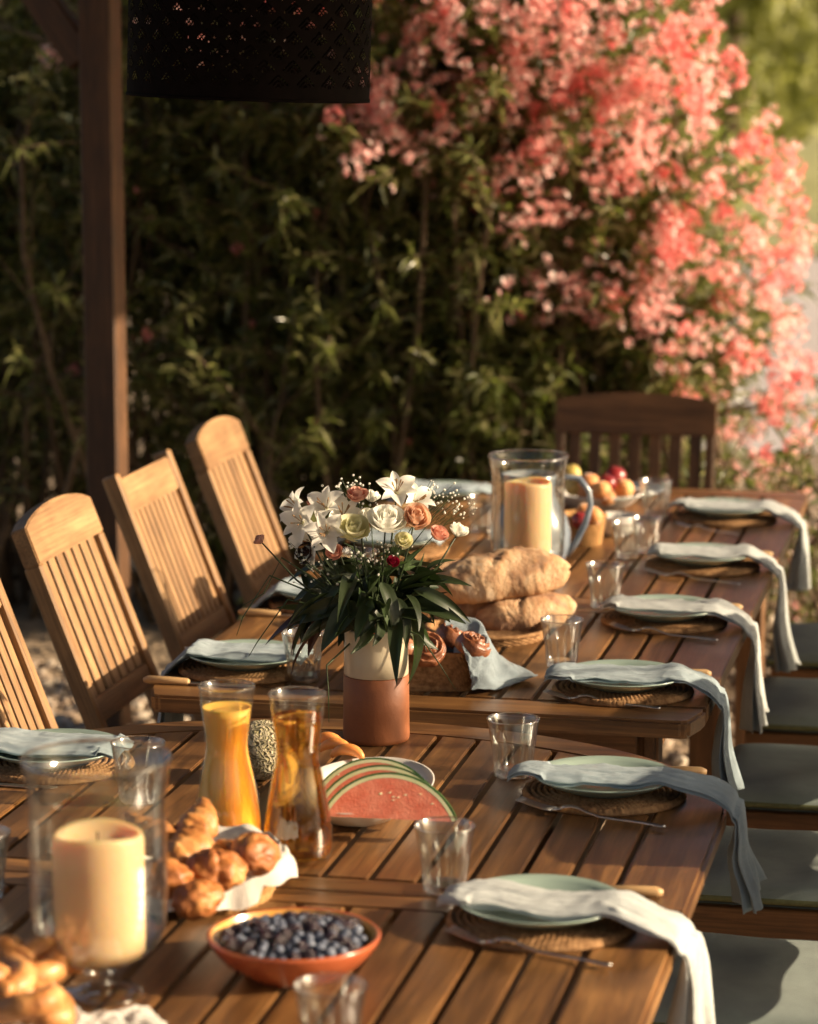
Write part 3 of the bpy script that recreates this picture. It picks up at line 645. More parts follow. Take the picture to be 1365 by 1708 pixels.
def napkin_mesh(xs, edge, hang, seed, width=.125, side=1, tuck=.0, flare=1.45, over=.02, z_pl=.030):
    """local +x runs to the table edge at x=edge; z 0 is the table top"""
    rs = random.Random(seed); off = Vector((seed * 3.7, seed * 1.9, seed * .7))
    bulge = edge - .125
    key = [(xs, .026), (xs + .025, .036), (-.06, z_pl + .006), (.05, z_pl + .004), (.105, z_pl + .010), (.105 + bulge * .5, z_pl + .004), (edge - .004, .012), (edge + .014, -.010), (edge + .019, -.05), (edge + .021, -hang * .6), (edge + .021 + over, -hang)]
    pts = [Vector((x, 0, z)) for x, z in key]; cum = [0]
    for a, b in zip(pts, pts[1:]): cum.append(cum[-1] + (b - a).length)
    def cr(u):
        d = u * cum[-1]; i = 0
        while i < len(cum) - 2 and cum[i + 1] < d: i += 1
        t = (d - cum[i]) / (cum[i + 1] - cum[i]); p0_, p1, p2, p3 = pts[max(0, i - 1)], pts[i], pts[i + 1], pts[min(len(pts) - 1, i + 2)]
        return .5 * ((2 * p1) + (p2 - p0_) * t + (2 * p0_ - 5 * p1 + 4 * p2 - p3) * t * t + (3 * p1 - p0_ - 3 * p2 + p3) * t ** 3)
    hs = cum[7] / cum[-1]; ps = rs.uniform(0, 6)
    skew = rs.uniform(-.018, .018)
    def f(u, v):
        p = cr(u); hangk = max(0, (u - hs) / (1 - hs)); y = (v - .5)
        wd = width * (1 + (flare - 1) * hangk ** 1.2) * (1 - .22 * math.exp(-(u / .06) ** 2)); ed = rs
        pl = math.sin(y * 11 + ps) * .5 + math.sin(y * 19 + ps * 2.3) * .5
        n1 = noise.noise(Vector((p.x * 9, y * 5, 0)) + off); n2 = noise.noise(Vector((u * 26, y * 12, 5)) + off); n3 = noise.noise(Vector((u * 9, y * 1.3, 11)) + off)
        nx = 0.0; rg = 1 - abs(noise.noise(Vector((p.x * 16 + y * 3, y * 7, 2)) + off)) * 2.4; rg2 = 1 - abs(noise.noise(Vector((p.x * 7 - y * 4, y * 11, 9)) + off)) * 2.4; nz = n1 * .004 + n2 * .0012 + n3 * .004 + max(0, rg) ** 3 * .0022 + max(0, rg2) ** 3 * .0026
        droop = -.010 * (abs(y) * 2) ** 3 * (1 - hangk) * (1 if -.1 < p.x < edge + .02 else .3)
        q = Vector((p.x, y * wd + skew * u + n3 * .012 + .02 * hangk * math.sin(ps), p.z))
        if hangk > 0: q.x += (max(0, rg) ** 3 + max(0, rg2) ** 3) * .004 + pl * .020 * hangk ** .7 + n1 * .02 * hangk + .004; q.z += n3 * .014 * hangk * (1 if u > .97 else 0) + y * .02 * hangk * math.cos(ps)
        q.z += (nz + droop) * (1 - min(1, hangk * 3))
        q.y *= side; return q
    return f
def napkin(label, loc, rz, seed, xs=-.135, edge=.18, hang=.2, mat=None, group=None, **kw):
    f = napkin_mesh(xs, edge, hang, seed, **kw)
    o = thing('linen_napkin', label, 'napkin', loc, rz, group)
    g = lambda u, v: f(u, v) + Vector((0, 0, .005)) * (1 if u < .8 else 1 - (u - .8) * 4)
    obj('top_fold', grid_mesh('top_fold', 130, 36, g, mat or M_LINEN, .0016), o)
    # the under layers of the folded cloth, slightly narrower and lower
    def h(u, v):
        q = f(u, v * .96 + .02); t = (v - .5); q.y = q.y * .97 - .004; q.z -= .001 + .0016 * math.sin(u * 30 + seed); q.x -= .006 * max(0, (u - .7) / .3) * 3; return q
    obj('under_fold', grid_mesh('under_fold', 70, 16, h, mat or M_LINEN, .0016), o)
    return o
TUM_G = 'pressed glass tumblers on the tables'
def tum_mod(r, z, a):
    k = 1.0
    if .008 < z < .066 and r > .027:
        q = abs(math.cos(a * 5.0)) ** .8; amp = .15 * min(1, (z - .008) / .01) * min(1, (.066 - z) / .008)
        k = 1 - amp * (1 - q) * 1.0
    return r * k, z
ME_TUM = lathe('glass_body', [(0, .003), (.022, .002), (.031, .0), (.0335, .003), (.0345, .010), (.036, .024), (.0378, .042), (.0395, .056), (.0410, .064), (.0415, .072), (.0445, .090), (.0468, .1045), (.0462, .106), (.0452, .1045), (.0425, .090), (.039, .070), (.0365, .056), (.0335, .036), (.031, .020), (.027, .0155), (0, .0145)], 120, M_CUT, tum_mod, True, 28)
ME_TBASE = lathe('solid_base', [(0, .004), (.02, .0035), (.0285, .002), (.0305, .006), (.0300, .012), (.024, .0135), (0, .0130)], 60, M_BASE)
ME_RIM = lathe('rim', [(.0462 + .0013 * math.cos(q * math.pi / 4), .1058 + .0013 * math.sin(q * math.pi / 4)) for q in range(9)], 60, M_BASE)
def tumbler(label, x, y, sc_=1.0, z=TZ):
    o = thing('glass_tumbler', label, 'glass', P(x, y), random.random() * 6, TUM_G); o.scale = (sc_,) * 3
    obj('glass_body', ME_TUM, o); obj('rim', ME_RIM, o); obj('solid_base', ME_TBASE, o); return o

right = [ # px, py of placemat centre, napkin mat, ordinals
 (1209, 866, 'farthest place setting on the right, by the table end', .19, .19),
 (1172, 946, 'second place setting from the far end on the right', .17, .26),
 (1108, 1038, 'third place setting from the far end on the right', .18, .235),
 (1039, 1154, "right place setting at the long table's near corner", .18, .20),
 (1008, 1327, 'place setting on the rounded table beside the watermelon', .215, .15),
 (904, 1541, 'nearest right place setting beside the berry bowl', .205, .17)]
fk_in = [(-.01, 0), (0, 0), (0, 0), (0, 0), (0, 0), (0, 0)]
for k, (px, py, wh, edge, hang) in enumerate(right):
    p = P(px, py); p.z = TZ; seed = 11 + k
    tag(obj('woven_placemat', ME_MAT, None, p, (0, 0, random.random() * 6)), 'round rush placemat under the ' + wh, 'placemat', 'round woven placemats')
    tag(obj('dinner_plate', ME_PLATE, None, p + Vector((random.uniform(-.004, .004), 0, .0125)), (0, 0, 0)), 'sage green plate at the ' + wh, 'plate', 'sage green dinner plates')
    q = napkin('draped linen napkin at the ' + wh, p - Vector((0, 0, 0)), -ca + R((-3, 2, -1, 5, 1, -4)[k]), seed, (-.15, -.135, -.14, -.155, -.165, -.15)[k], edge, hang, group='linen napkins draped over the table edges', width=(.105, .11, .12, .125, .108, .118)[k], flare=(1.35, 1.15, 1.5, 1.3, 1.4, 1.25)[k], over=(.0, .03, .01, .02, .022, .0)[k])
    q.location = p + Vector((0, -.012, .008))
    for ch_ in q.children: ch_.data.materials[0] = M_LINEN_SHADE if k in (3, 4) else M_LINEN_SUN  # napkins lying in shade get the bluer copy, sunlit ones the paler
    fp = {0: ((1128, 879), (1232, 895)), 1: ((1077, 960), (1235, 979)), 2: ((1019, 1052), (1198, 1073)), 3: ((909, 1165), (1102, 1187)), 4: ((866, 1349), (1111, 1386)), 5: ((749, 1567), (1021, 1618))}[k]
    a, b = P(*fp[0]), P(*fp[1]); an = math.atan2((b - a).y, (b - a).x); L = (b - a).length; s_ = L / .241
    tag(obj('fork', ME_FORK, None, a + (b - a).normalized() * .044 * s_ + Vector((0, 0, .0)), (0, 0, an), s_), 'steel fork in front of the ' + wh, 'fork', 'steel forks beside the plates')
    kp = p + T * .165 + Cc * .055
    mk_knife('wooden handled knife behind the ' + wh, kp, -ca + math.pi + R(4), None)
left = [(W(-.743 + .05, -1.10, TZ), 'left place setting behind the near hurricane glass', .20, .12, -1.30),
        (P(412, 1118), "left place setting at the long table's near corner", .145, .2, -1.124),
        (W(.86, -.965, TZ), 'left place setting behind the bouquet', .15, .2, -1.124),
        (W(1.58, -.97, TZ), 'left place setting hidden between the bouquet and far candle', .15, .2, -1.124),
        (P(745, 836), 'farthest left place setting near the table end', .14, .2, -1.124)]
for k, (p, wh, edge, hang, ce) in enumerate(left):
    tag(obj('woven_placemat', ME_MAT, None, p, (0, 0, random.random() * 6)), 'round rush placemat under the ' + wh, 'placemat', 'round woven placemats')
    tag(obj('dinner_plate', ME_PLATE, None, p + Vector((0, 0, .0125)), (0, 0, 0)), 'sage green plate at the ' + wh, 'plate', 'sage green dinner plates')
    q = napkin('folded linen napkin at the ' + wh, p + Vector((0, 0, .008)), math.pi - ca, 31 + k, -.13, edge, hang, group='linen napkins draped over the table edges', width=.15, mat=M_LINEN_SHADE)
    mk_knife('wooden handled knife before the ' + wh, p - T * .158 - Cc * .07, -ca, None)
    tag(obj('fork', ME_FORK, None, p + T * .165 - Cc * .02, (0, 0, math.pi - ca), .83), 'steel fork behind the ' + wh, 'fork', 'steel forks beside the plates')
for lb, x, y, s_ in [('empty faceted glass at the bottom edge in front of the berry bowl', 552, 1775, 1.0), ('empty faceted glass between the watermelon and the nearest right plate', 742, 1487, 1.0),
        ('faceted glass in shade on the rounded table just before the table joint', 856, 1295, 1.0), ('clear faceted glass in front of the bread loaves', 937, 1112, .96), ('sunlit faceted glass beside the third right plate', 1009, 1013, .96),
        ('small faceted glass behind the sunlit one, left of a pair', 1046, 931, .86), ('small faceted glass, right of the pair near the second right plate', 1079, 922, .86), ('faceted glass by the farthest right plate in front of the end chair', 1094, 862, .96),
        ('faceted glass on the left behind the near hurricane glass', 232, 1338, 1.0), ('faceted glass cut by the left edge of the picture', -31, 1500, 1.0), ('faceted glass behind the carafes by the left plate', 507, 1136, .96), ('faceted glass half hidden by the far hurricane glass', 805, 888, .92), ('faceted glass behind the leaves of the bouquet', 600, 985, .92)]:
    tumbler(lb, x, y, s_)

# ------------------------------------------------------------ hurricane candles
def hurricane(label, loc, k, ch, cr, lab2):
    o = thing('hurricane_glass', label, 'candle holder', loc); r = k
    pr = [(0, .004), (.03, .003), (.055, .0), (.060, .003), (.056, .007), (.03, .013), (.016, .020), (.015, .027), (.022, .033), (.024, .037), (.018, .043), (.030, .048), (.060, .056), (.082, .075), (.092, .105), (.0945, .15), (.0935, .22), (.0935, .27), (.096, .30), (.1015, .33), (.1025, .334), (.100, .335), (.0935, .30), (.091, .27), (.091, .22), (.092, .15), (.0895, .107), (.0795, .078), (.058, .060), (.025, .053), (0, .052)]
    obj('glass_body', lathe('glass_body', [(a * r, z) for a, z in pr], 72, M_GLASS), o)
    obj('rim', lathe('rim', [((.1013 + .0022 * math.cos(q * math.pi / 4)) * r, .335 + .0022 * math.sin(q * math.pi / 4)) for q in range(9)], 72, M_BASE), o)
    c = thing('pillar_candle', lab2, 'candle', Vector(loc) + Vector((0, 0, .0595)), R(random.uniform(0, 90)))
    def cm(r_, z, a): return r_ * (1 + .008 * math.sin(3 * a)), z + (.003 * math.sin(2 * a + 1) if z > ch * .9 and r_ > cr * .5 else 0)
    obj('wax', lathe('wax', [(0, 0), (cr * .93, 0), (cr * .985, .006), (cr, .02), (cr * .995, ch * .5), (cr, ch - .008), (cr * .97, ch - .001), (cr * .90, ch + .001), (cr * .78, ch - .004), (cr * .62, ch - .013), (cr * .4, ch - .017), (0, ch - .018)], 56, M_WAX, cm), c)
    obj('wick', tube('wick', [(0, 0, ch - .02), (.001, 0, ch - .008), (.003, .001, ch + .0)], .0013, M_WICK, 6), c)
hurricane('large clear hurricane glass at the left foreground holding a thick candle', P(168, 1660), 1.0, .172, .0625, 'thick ivory pillar candle inside the near left hurricane glass')
hurricane('clear hurricane glass behind the bread loaves on the long table', P(880, 995), .915, .215, .055, 'tall ivory pillar candle inside the far hurricane glass')

# ------------------------------------------------------------ carafes
def carafe(name_l, loc, liq_mat, lev, liq_l):
    o = thing('glass_carafe', name_l, 'carafe', loc)
    out = [(0, .004), (.030, .003), (.044, .0), (.050, .004), (.0555, .018), (.0565, .034), (.055, .055), (.050, .09), (.043, .13), (.0365, .160), (.0345, .176), (.036, .195), (.040, .225), (.0435, .25), (.0458, .273), (.0452, .2745), (.0440, .273)]
    inn = [(.0415, .25), (.038, .225), (.034, .195), (.0325, .176), (.0345, .160), (.041, .13), (.048, .09), (.053, .055), (.0543, .034), (.0533, .020), (.048, .011), (.03, .009), (0, .009)]
    obj('glass_body', lathe('glass_body', out + inn, 64, M_CARAFE), o)
    obj('rim', lathe('rim', [(.0446 + .0015 * math.cos(q * math.pi / 4), .274 + .0015 * math.sin(q * math.pi / 4)) for q in range(9)], 60, M_BASE), o)
    li = [(r - .0006, z + .0003) for r, z in inn if z <= lev][::-1]; rt = np.interp(lev, [z for r, z in inn[::-1]], [r for r, z in inn[::-1]]) - .0006
    pf = [(0, li[0][1])] + [(max(r, .0), z) for r, z in li[1:]] + [(rt, lev), (rt - .002, lev - .0012), (0, lev - .0014)]
    obj('liquid', lathe('liquid', pf, 64, liq_mat), o)
carafe('glass carafe filled with orange juice', P(381, 1420), M_JUICE, .240, '')
carafe('glass carafe of clear golden wine beside the watermelon', P(498, 1436), M_CIDER, .238, '')

# ------------------------------------------------------------ vase and bouquet
vp = P(628, 1233); vz = thing('ceramic_vase', 'tall cylindrical vase, cream glaze above bare terracotta', 'vase', vp)
obj('terracotta_base', lathe('terracotta_base', [(0, 0), (.057, 0), (.0615, .003), (.0625, .010), (.0615, .06), (.0612, .124), (.0590, .1262), (.0, .1262)], 64, M_TERRA, lambda r, z, a: (r * (1 + .006 * math.sin(z * 240) * (.01 < z < .12)), z)), vz)
obj('glazed_neck', lathe('glazed_neck', [(.0, .1264), (.0600, .1264), (.0608, .128), (.0598, .16), (.0588, .195), (.0592, .205), (.0602, .211), (.0595, .2155), (.056, .2155), (.0545, .208), (.054, .14), (0, .138)], 64, M_CREAM, lambda r, z, a: (r, z + (.0016 * math.sin(a * 2 + 1) if z < .129 and z > .1264 else 0))), vz)
bq = thing('flower_bouquet', 'mixed bouquet of white and blush flowers with drooping dark leaves in the vase', 'bouquet', vp + Vector((0, 0, .2)))
M_BL = [leafmat('bouquet_leaf', (.012, .022, .008), (.022, .036, .012), (.035, .052, .018), .12, .48), leafmat('bouquet_leaf_light', (.03, .055, .02), (.05, .08, .03), (.07, .11, .04), .2, .4), leafmat('bouquet_leaf_purple', (.035, .015, .014), (.05, .022, .018), (.07, .03, .022), .15, .4)]
def leaf_mesh(L, Wd, droop, mat, twist=0.0):
    def f(u, v):
        ang = droop * u; x = L * (math.sin(ang) / droop if abs(droop) > 1e-3 else u); z = -L * ((1 - math.cos(ang)) / droop if abs(droop) > 1e-3 else 0)
        wd = Wd * (math.sin(math.pi * min(1, u ** .75)) ** .8 * (1 - u * .25) + .03); y = (v - .5) * wd
        fold = abs(v - .5) * wd * .5; c_, s_ = math.cos(twist * u), math.sin(twist * u)
        return (x, y * c_ - fold * s_, z + fold * c_ + y * s_)
    return grid_mesh('leaf', 13, 5, f, mat)
rl = random.Random(5)
LM = [[leaf_mesh(L, Wd, d, m, tw) for (L, Wd, d, tw) in ((.14, .042, .9, .6), (.13, .036, 1.2, -.8), (.11, .042, .6, .4), (.16, .032, 1.0, 1.0), (.11, .034, .5, -.6), (.09, .028, -.3, .4))] for m in M_BL]
def add_leaf(p, az, el, mi, k, s_=1.0, roll=0.0):
    o = obj('leaf', LM[mi][k], bq, p); o.rotation_euler = (Matrix.Rotation(az, 3, 'Z') @ Matrix.Rotation(-el, 3, 'Y') @ Matrix.Rotation(roll, 3, 'X')).to_euler(); o.scale = (s_ * .98,) * 3
for i in range(78):          # drooping skirt of long leaves
    az = rl.uniform(0, 2 * math.pi); r = rl.uniform(.02, .09); h = rl.uniform(.04, .14)
    add_leaf(Vector((math.cos(az) * r, math.sin(az) * r, h)), az + rl.gauss(0, .6), rl.uniform(-1.35, .15), 0 if rl.random() < .85 else 1, rl.choice((0, 1, 2, 3, 4)), rl.uniform(.7, 1.1), rl.gauss(0, .8))
for i in range(7): az = rl.uniform(-.7, .5); add_leaf(Vector((math.cos(az) * .05, math.sin(az) * .04, rl.uniform(.05, .1))), az, rl.uniform(.0, .8), 0, rl.choice((4, 5, 4, 0)), rl.uniform(.9, 1.25), rl.gauss(0, .4))
for i in range(6): az = math.pi + rl.uniform(-.9, .4); add_leaf(Vector((math.cos(az) * .06, math.sin(az) * .05, rl.uniform(.03, .1))), az, rl.uniform(-.5, .1), rl.choice((0, 2)), rl.choice((0, 3, 1)), rl.uniform(1.05, 1.25), rl.gauss(0, .3))
for i in range(54): az = rl.uniform(0, 6.28); add_leaf(Vector((math.cos(az) * rl.uniform(.01, .12), math.sin(az) * rl.uniform(.01, .08), rl.uniform(.03, .13))), az + rl.gauss(0, .5), rl.uniform(-.1, 1.3), rl.choice((0, 0, 0, 1)), rl.choice((4, 5, 2)), rl.uniform(.5, .9), rl.gauss(0, .6))
def petal_mat(name, a, b, c): return leafmat(name, a, b, c, .28, .55)
M_WP = petal_mat('white_petal', (.74, .72, .66), (.80, .79, .73), (.84, .83, .78)); M_CP = petal_mat('cream_petal', (.66, .64, .40), (.74, .72, .50), (.80, .78, .60)); M_PP = petal_mat('blush_petal', (.62, .30, .22), (.70, .40, .31), (.76, .50, .42)); M_RP = petal_mat('crimson_petal', (.22, .012, .03), (.30, .02, .05), (.4, .05, .08))
M_PEACH = petal_mat('peach_petal', (.60, .38, .25), (.68, .46, .33), (.76, .56, .42)); M_STAM = generic('stamen_brown', [(.3, (.18, .09, .03)), (.7, (.35, .2, .08))], 60, .7)
def rose_petal(mat, R_, H, open_):
    def f(u, v):
        a = (v - .5) * 2.0; flare = open_ * u ** 2.2; r = R_ * (.35 + .65 * math.sin(min(1, u * 1.15) * math.pi / 2)) + R_ * flare * .5
        edge = 1 - .18 * (2 * abs(v - .5)) ** 2.5; z = H * u * edge - R_ * flare * .25; return (r * math.cos(a), r * math.sin(a), z)
    return grid_mesh('petal', 9, 9, f, mat)
def rose(p, d, mat, R_, lab=None):
    R_ *= .98
    o = obj('rose', lathe('rose', [(0, 0), (R_ * .4, R_ * .12), (R_ * .3, R_ * .9), (0, R_ * 1.1)], 12, mat), bq, p); o.rotation_euler = (Vector(d).normalized() + Vector((0, 0, .55))).to_track_quat('Z', 'Y').to_euler()
    if lab: o['label'] = lab
    specs = [(.30, 1.45, -.25, 3), (.48, 1.5, -.10, 3), (.68, 1.42, .02, 4), (.86, 1.3, .15, 4), (1.0, 1.12, .42, 5)]; a = 0
    for fr, hh, op, n in specs:
        me = rose_petal(mat, R_ * fr, R_ * hh, op)
        for k in range(n): q = obj('petal', me, o, (0, 0, -R_ * .03 * fr), (rl.uniform(-.14, .14), rl.uniform(-.14, .14), a + k * 2 * math.pi / n + rl.uniform(-.2, .2)), (rl.uniform(.92, 1.08), rl.uniform(.92, 1.08), rl.uniform(.88, 1.12))); 
        a += .7
def lily_petal(mat, L, Wd):
    def f(u, v): 
        wd = Wd * math.sin(math.pi * min(1, (u * .94 + .06)) ** .8) ** .7; y = (v - .5) * wd; x = L * (.15 + .85 * u) * (.55 + .45 * u); z = L * (.75 * u - .35 * u * u * u) ; return (x, y, z + abs(v - .5) * wd * .4)
    return grid_mesh('petal', 9, 5, f, mat)
LPM = [lily_petal(M_WP, .042, .030), lily_petal(M_WP, .040, .020)]
def lily(p, d):
    o = obj('alstroemeria', lathe('alstroemeria', [(0, -.012), (.003, -.008), (.004, 0), (.0, .006)], 8, M_CP), bq, p); o.rotation_euler = Vector(d).to_track_quat('Z', 'Y').to_euler(); a0 = rl.uniform(0, 2)
    for k in range(6): obj('petal', LPM[k % 2], o, (0, 0, 0), (rl.uniform(-.1, .1), rl.uniform(-.12, .12), a0 + k * math.pi / 3))
    V, F = [], []
    for k in range(6):
        a = rl.uniform(0, 6.28); e = Vector((math.cos(a) * .010, math.sin(a) * .010, .026)); v, f = tube_data([(0, 0, 0), e * .6, e, e * 1.12], [.0006, .0006, .0014, .0010], 5, len(V)); V += v; F += f
    st = obj('stamens', mk('stamens', V, F, M_STAM), o)
ZV = vp.z + .2
def bp_(px, py, dy=0.0):     # point of the bouquet seen at px,py, dy metres nearer (-) or farther (+) than the vase axis
    u = (px - CX) / FPX; v = -(py - CY) / FPX; d = Vector((u, math.cos(PIT) + v * math.sin(PIT), -math.sin(PIT) + v * math.cos(PIT))); t = (vp.y + dy) / d.y
    return Vector((d.x * t, d.y * t, HC + d.z * t)) - (vp + Vector((0, 0, .2)))
for px, py, dy, d in [(505, 872, -.06, (-.5, -1, .4)), (545, 848, -.05, (-.3, -.8, .9)), (545, 888, -.09, (-.1, -1, .3)), (662, 822, -.03, (.1, -.8, .8)), (500, 850, .0, (-.8, -.4, .6)), (520, 905, -.03, (-.6, -1, .1)), (572, 862, -.03, (.1, -.7, .8)), (690, 838, .0, (.5, -.6, .7))]: lily(bp_(px, py, dy), d)
rose(bp_(588, 893, -.08), (.15, -1, .55), M_CP, .027, 'pale green cream rose'); rose(bp_(643, 880, -.08), (.2, -.9, .7), M_WP, .029, 'white rose')
rose(bp_(692, 870, -.07), (.3, -1, .25), M_PEACH, .023, 'peach ranunculus'); rose(bp_(597, 834, -.02), (0, -.6, 1), M_PP, .017, 'small blush spray rose'); rose(bp_(762, 893, .0), (.5, -.1, 1), M_WP, .016, 'white rosebud'); rose(bp_(727, 897, -.03), (.6, -.5, .4), M_PP, .016, 'half hidden dusky pink bud')
rose(bp_(527, 846, .04), (-.3, -.3, 1), M_PP, .013, 'small pink bud'); rose(bp_(437, 905, -.02), (-.9, -.2, .7), M_PP, .010, 'small closed bud on a long thin stem'); rose(bp_(655, 940, -.09), (.2, -1, .3), M_RP, .010, 'crimson bloom among the leaves'); rose(bp_(620, 836, .05), (0, 0, 1), M_WP, .014, 'small white bud at the back')
rose(bp_(612, 868, -.04), (0, -.8, .6), M_WP, .015, 'small white rose between two larger ones'); rose(bp_(672, 905, -.08), (.2, -1, .2), M_CP, .014, 'small cream bud under the peach bloom'); rose(bp_(560, 925, -.07), (-.2, -1, .2), M_PP, .013, 'small blush bud among the upper leaves'); rose(bp_(515, 925, -.03), (-.5, -1, 0), M_BL[2], .018, 'dried brown blossom low on the left')
# gypsophila
def sprays():
    V, F, SV, SF = [], [], [], []; bm = bmesh.new(); bmesh.ops.create_icosphere(bm, subdivisions=1, radius=1.0); b0 = [v.co.copy() for v in bm.verts]; f0 = [[v.index for v in f.verts] for f in bm.faces]; bm.free()
    for (px, py, dy, sp, n) in [(575, 820, 0, .028, 26), (590, 812, .02, .02, 20), (618, 850, .0, .03, 26), (605, 930, -.08, .03, 24), (745, 835, .02, .034, 34), (720, 825, .04, .03, 20), (635, 920, -.09, .025, 16), (500, 930, -.04, .035, 24), (665, 905, -.07, .02, 16), (535, 950, -.05, .03, 18), (770, 845, .02, .02, 12)]:
        c = bp_(px, py, dy); root = Vector((c.x * .4, c.y * .4, max(.02, c.z - .10)))
        for i in range(n):
            p = c + Vector((rl.gauss(0, sp), rl.gauss(0, sp), rl.gauss(0, sp * .7))) * .6; r = rl.uniform(.0014, .0030); b = len(V); V += [q * r + p for q in b0]; F += [tuple(b + k for k in f) for f in f0]
            m = root.lerp(p, .6) + Vector((0, 0, .01)); v, f = tube_data([m, p], [.0005, .0004], 3, len(SV), False); SV += v; SF += f
        v, f = tube_data([root, c], [.0012, .0006], 4, len(SV), False); SV += v; SF += f
    o = obj('gypsophila_florets', mk('gypsophila_florets', V, F, M_WP), bq); o['kind'] = 'stuff'; o = obj('gypsophila_sprigs', mk('gypsophila_sprigs', SV, SF, M_BL[1]), bq); o['kind'] = 'stuff'
sprays()
def stem(pts, r, mat=None): obj('stem', tube('stem', pts, r, mat or M_BL[0], 6), bq)
for px, py, dy in [(588, 893, -.08), (643, 880, -.08), (692, 870, -.07), (662, 822, -.03), (545, 848, -.05), (505, 872, -.06), (762, 893, 0), (597, 834, -.02), (437, 905, -.02), (530, 950, -.03)]:
    e = bp_(px, py, dy); stem([(0, 0, -.05), (e.x * .2, e.y * .2, .02), (e.x * .7, e.y * .7, e.z * .6), e], [.003, .0026, .002, .0015])
for (a, b_, c_) in [((450, 960), (405, 1030), (395, 1060)), ((480, 1000), (430, 1070), (415, 1095)), ((545, 1110), (548, 1150), (549, 1205)), ((700, 1060), (735, 1110), (760, 1150)), ((470, 930), (440, 990), (405, 1010))]:
    stem([(0, 0, .03), bp_(*a, -.06), bp_(*b_, -.08), bp_(*c_, -.08)], [.0022, .0016, .0011, .0005], M_BL[1])

# ------------------------------------------------------------ food
def crumb(name, dark, mid, light, scale=14, rough=.5, bd=.002, coat=.1):
    m = generic(name, [(.30, dark), (.5, mid), (.72, light)], scale, rough, bd, scale * 3, coat=coat, sss=.15, sssr=(.004, .002, .001)); return m
M_CROI = crumb('baked_croissant', (.24, .075, .02), (.50, .21, .06), (.70, .38, .15), 26, .5, .003, .1)
M_BUN = crumb('glossy_brioche', (.20, .06, .018), (.40, .14, .035), (.62, .30, .10), 20, .55, .003, .05)
M_CINN = crumb('dark_cinnamon_roll', (.11, .035, .015), (.24, .085, .035), (.40, .17, .08), 34, .42, .0022, .2)
M_BREAD = crumb('rustic_crust', (.34, .16, .06), (.60, .37, .18), (.78, .58, .36), 12, .7, .003, 0)
M_RIND = generic('watermelon_rind', [(.3, (.02, .065, .012)), (.6, (.06, .15, .03)), (.75, (.12, .22, .05))], 40, .35, .0003, 60, coat=.3)
M_PITH = generic('pale_pith', [(.3, (.60, .66, .36)), (.7, (.74, .76, .50))], 30, .5, .0003, sss=.3)
M_FLESH = generic('watermelon_flesh', [(.3, (.68, .17, .10)), (.7, (.80, .30, .20))], 40, .35, .0012, 260, sss=.3, sssr=(.01, .003, .002), coat=.2)
M_MELON = generic('orange_melon_flesh', [(.3, (.74, .26, .06)), (.7, (.84, .36, .11))], 30, .4, .0004, 90, sss=.3)
def netmat():
    m, t, b, N, L = nmat('netted_melon_skin'); v = coords(t, (1, 1, 1)); nz = N('ShaderNodeTexNoise'); nz.inputs['Scale'].default_value = 30; L(v, nz.inputs['Vector'])
    mx = N('ShaderNodeMix'); mx.data_type = 'RGBA'; mx.inputs['Factor'].default_value = .06; L(v, mx.inputs[6]); L(nz.outputs['Color'], mx.inputs[7])
    vo = N('ShaderNodeTexVoronoi'); vo.feature = 'DISTANCE_TO_EDGE'; vo.inputs['Scale'].default_value = 105; L(mx.outputs[2], vo.inputs['Vector'])
    r = ramp(t, [(.04, (.58, .50, .34)), (.16, (.30, .26, .13))]); L(vo.outputs[0], r.inputs[0]); L(r.outputs[0], b.inputs['Base Color']); b.inputs['Roughness'].default_value = .8
    iv = N('ShaderNodeMath'); iv.operation = 'MULTIPLY'; iv.inputs[1].default_value = -1; L(vo.outputs[0], iv.inputs[0]); bump(t, iv.outputs[0], 1, .02, b); return m
def croissant_mesh(seed=0, bend=1.5, L=.15, R_=.032):
    pts, rad = [], []; n = 46; N = 26; V, F = [], []
    for i in range(n + 1):
        u = i / n; a = (u - .5) * bend; c = Vector((math.sin(a) * L / bend, (1 - math.cos(a)) * L / bend, 0)); t = Vector((math.cos(a), math.sin(a), 0)); x = Vector((-t.y, t.x, 0))
        env = max(.3, math.sin(math.pi * min(max(u, .02), .98)) ** .75); seg = u * 7; saw = (seg % 1); rr = R_ * env * (.90 + .13 * math.sin(math.pi * saw) ** .6)
        for k in range(N):
            ph = 2 * math.pi * k / N; q = 1 + .10 * noise.noise(Vector((u * 30 + 9, math.cos(ph) * 4, math.sin(ph) * 4 + seed))) + .16 * noise.noise(Vector((u * 9, math.cos(ph) * 1.5 + seed, math.sin(ph) * 1.5))); q2 = rr * q
            V.append(c + x * math.cos(ph) * q2 + Vector((0, 0, 1)) * math.sin(ph) * q2 * .82 + t * .006 * math.sin(ph * 1 + 1))
    for i in range(n):
        for k in range(N): j = (k + 1) % N; F.append((i * N + k, i * N + j, (i + 1) * N + j, (i + 1) * N + k))
    F += [tuple(range(N))[::-1], tuple(n * N + k for k in range(N))]
    return mk('croissant', V, F, M_CROI)
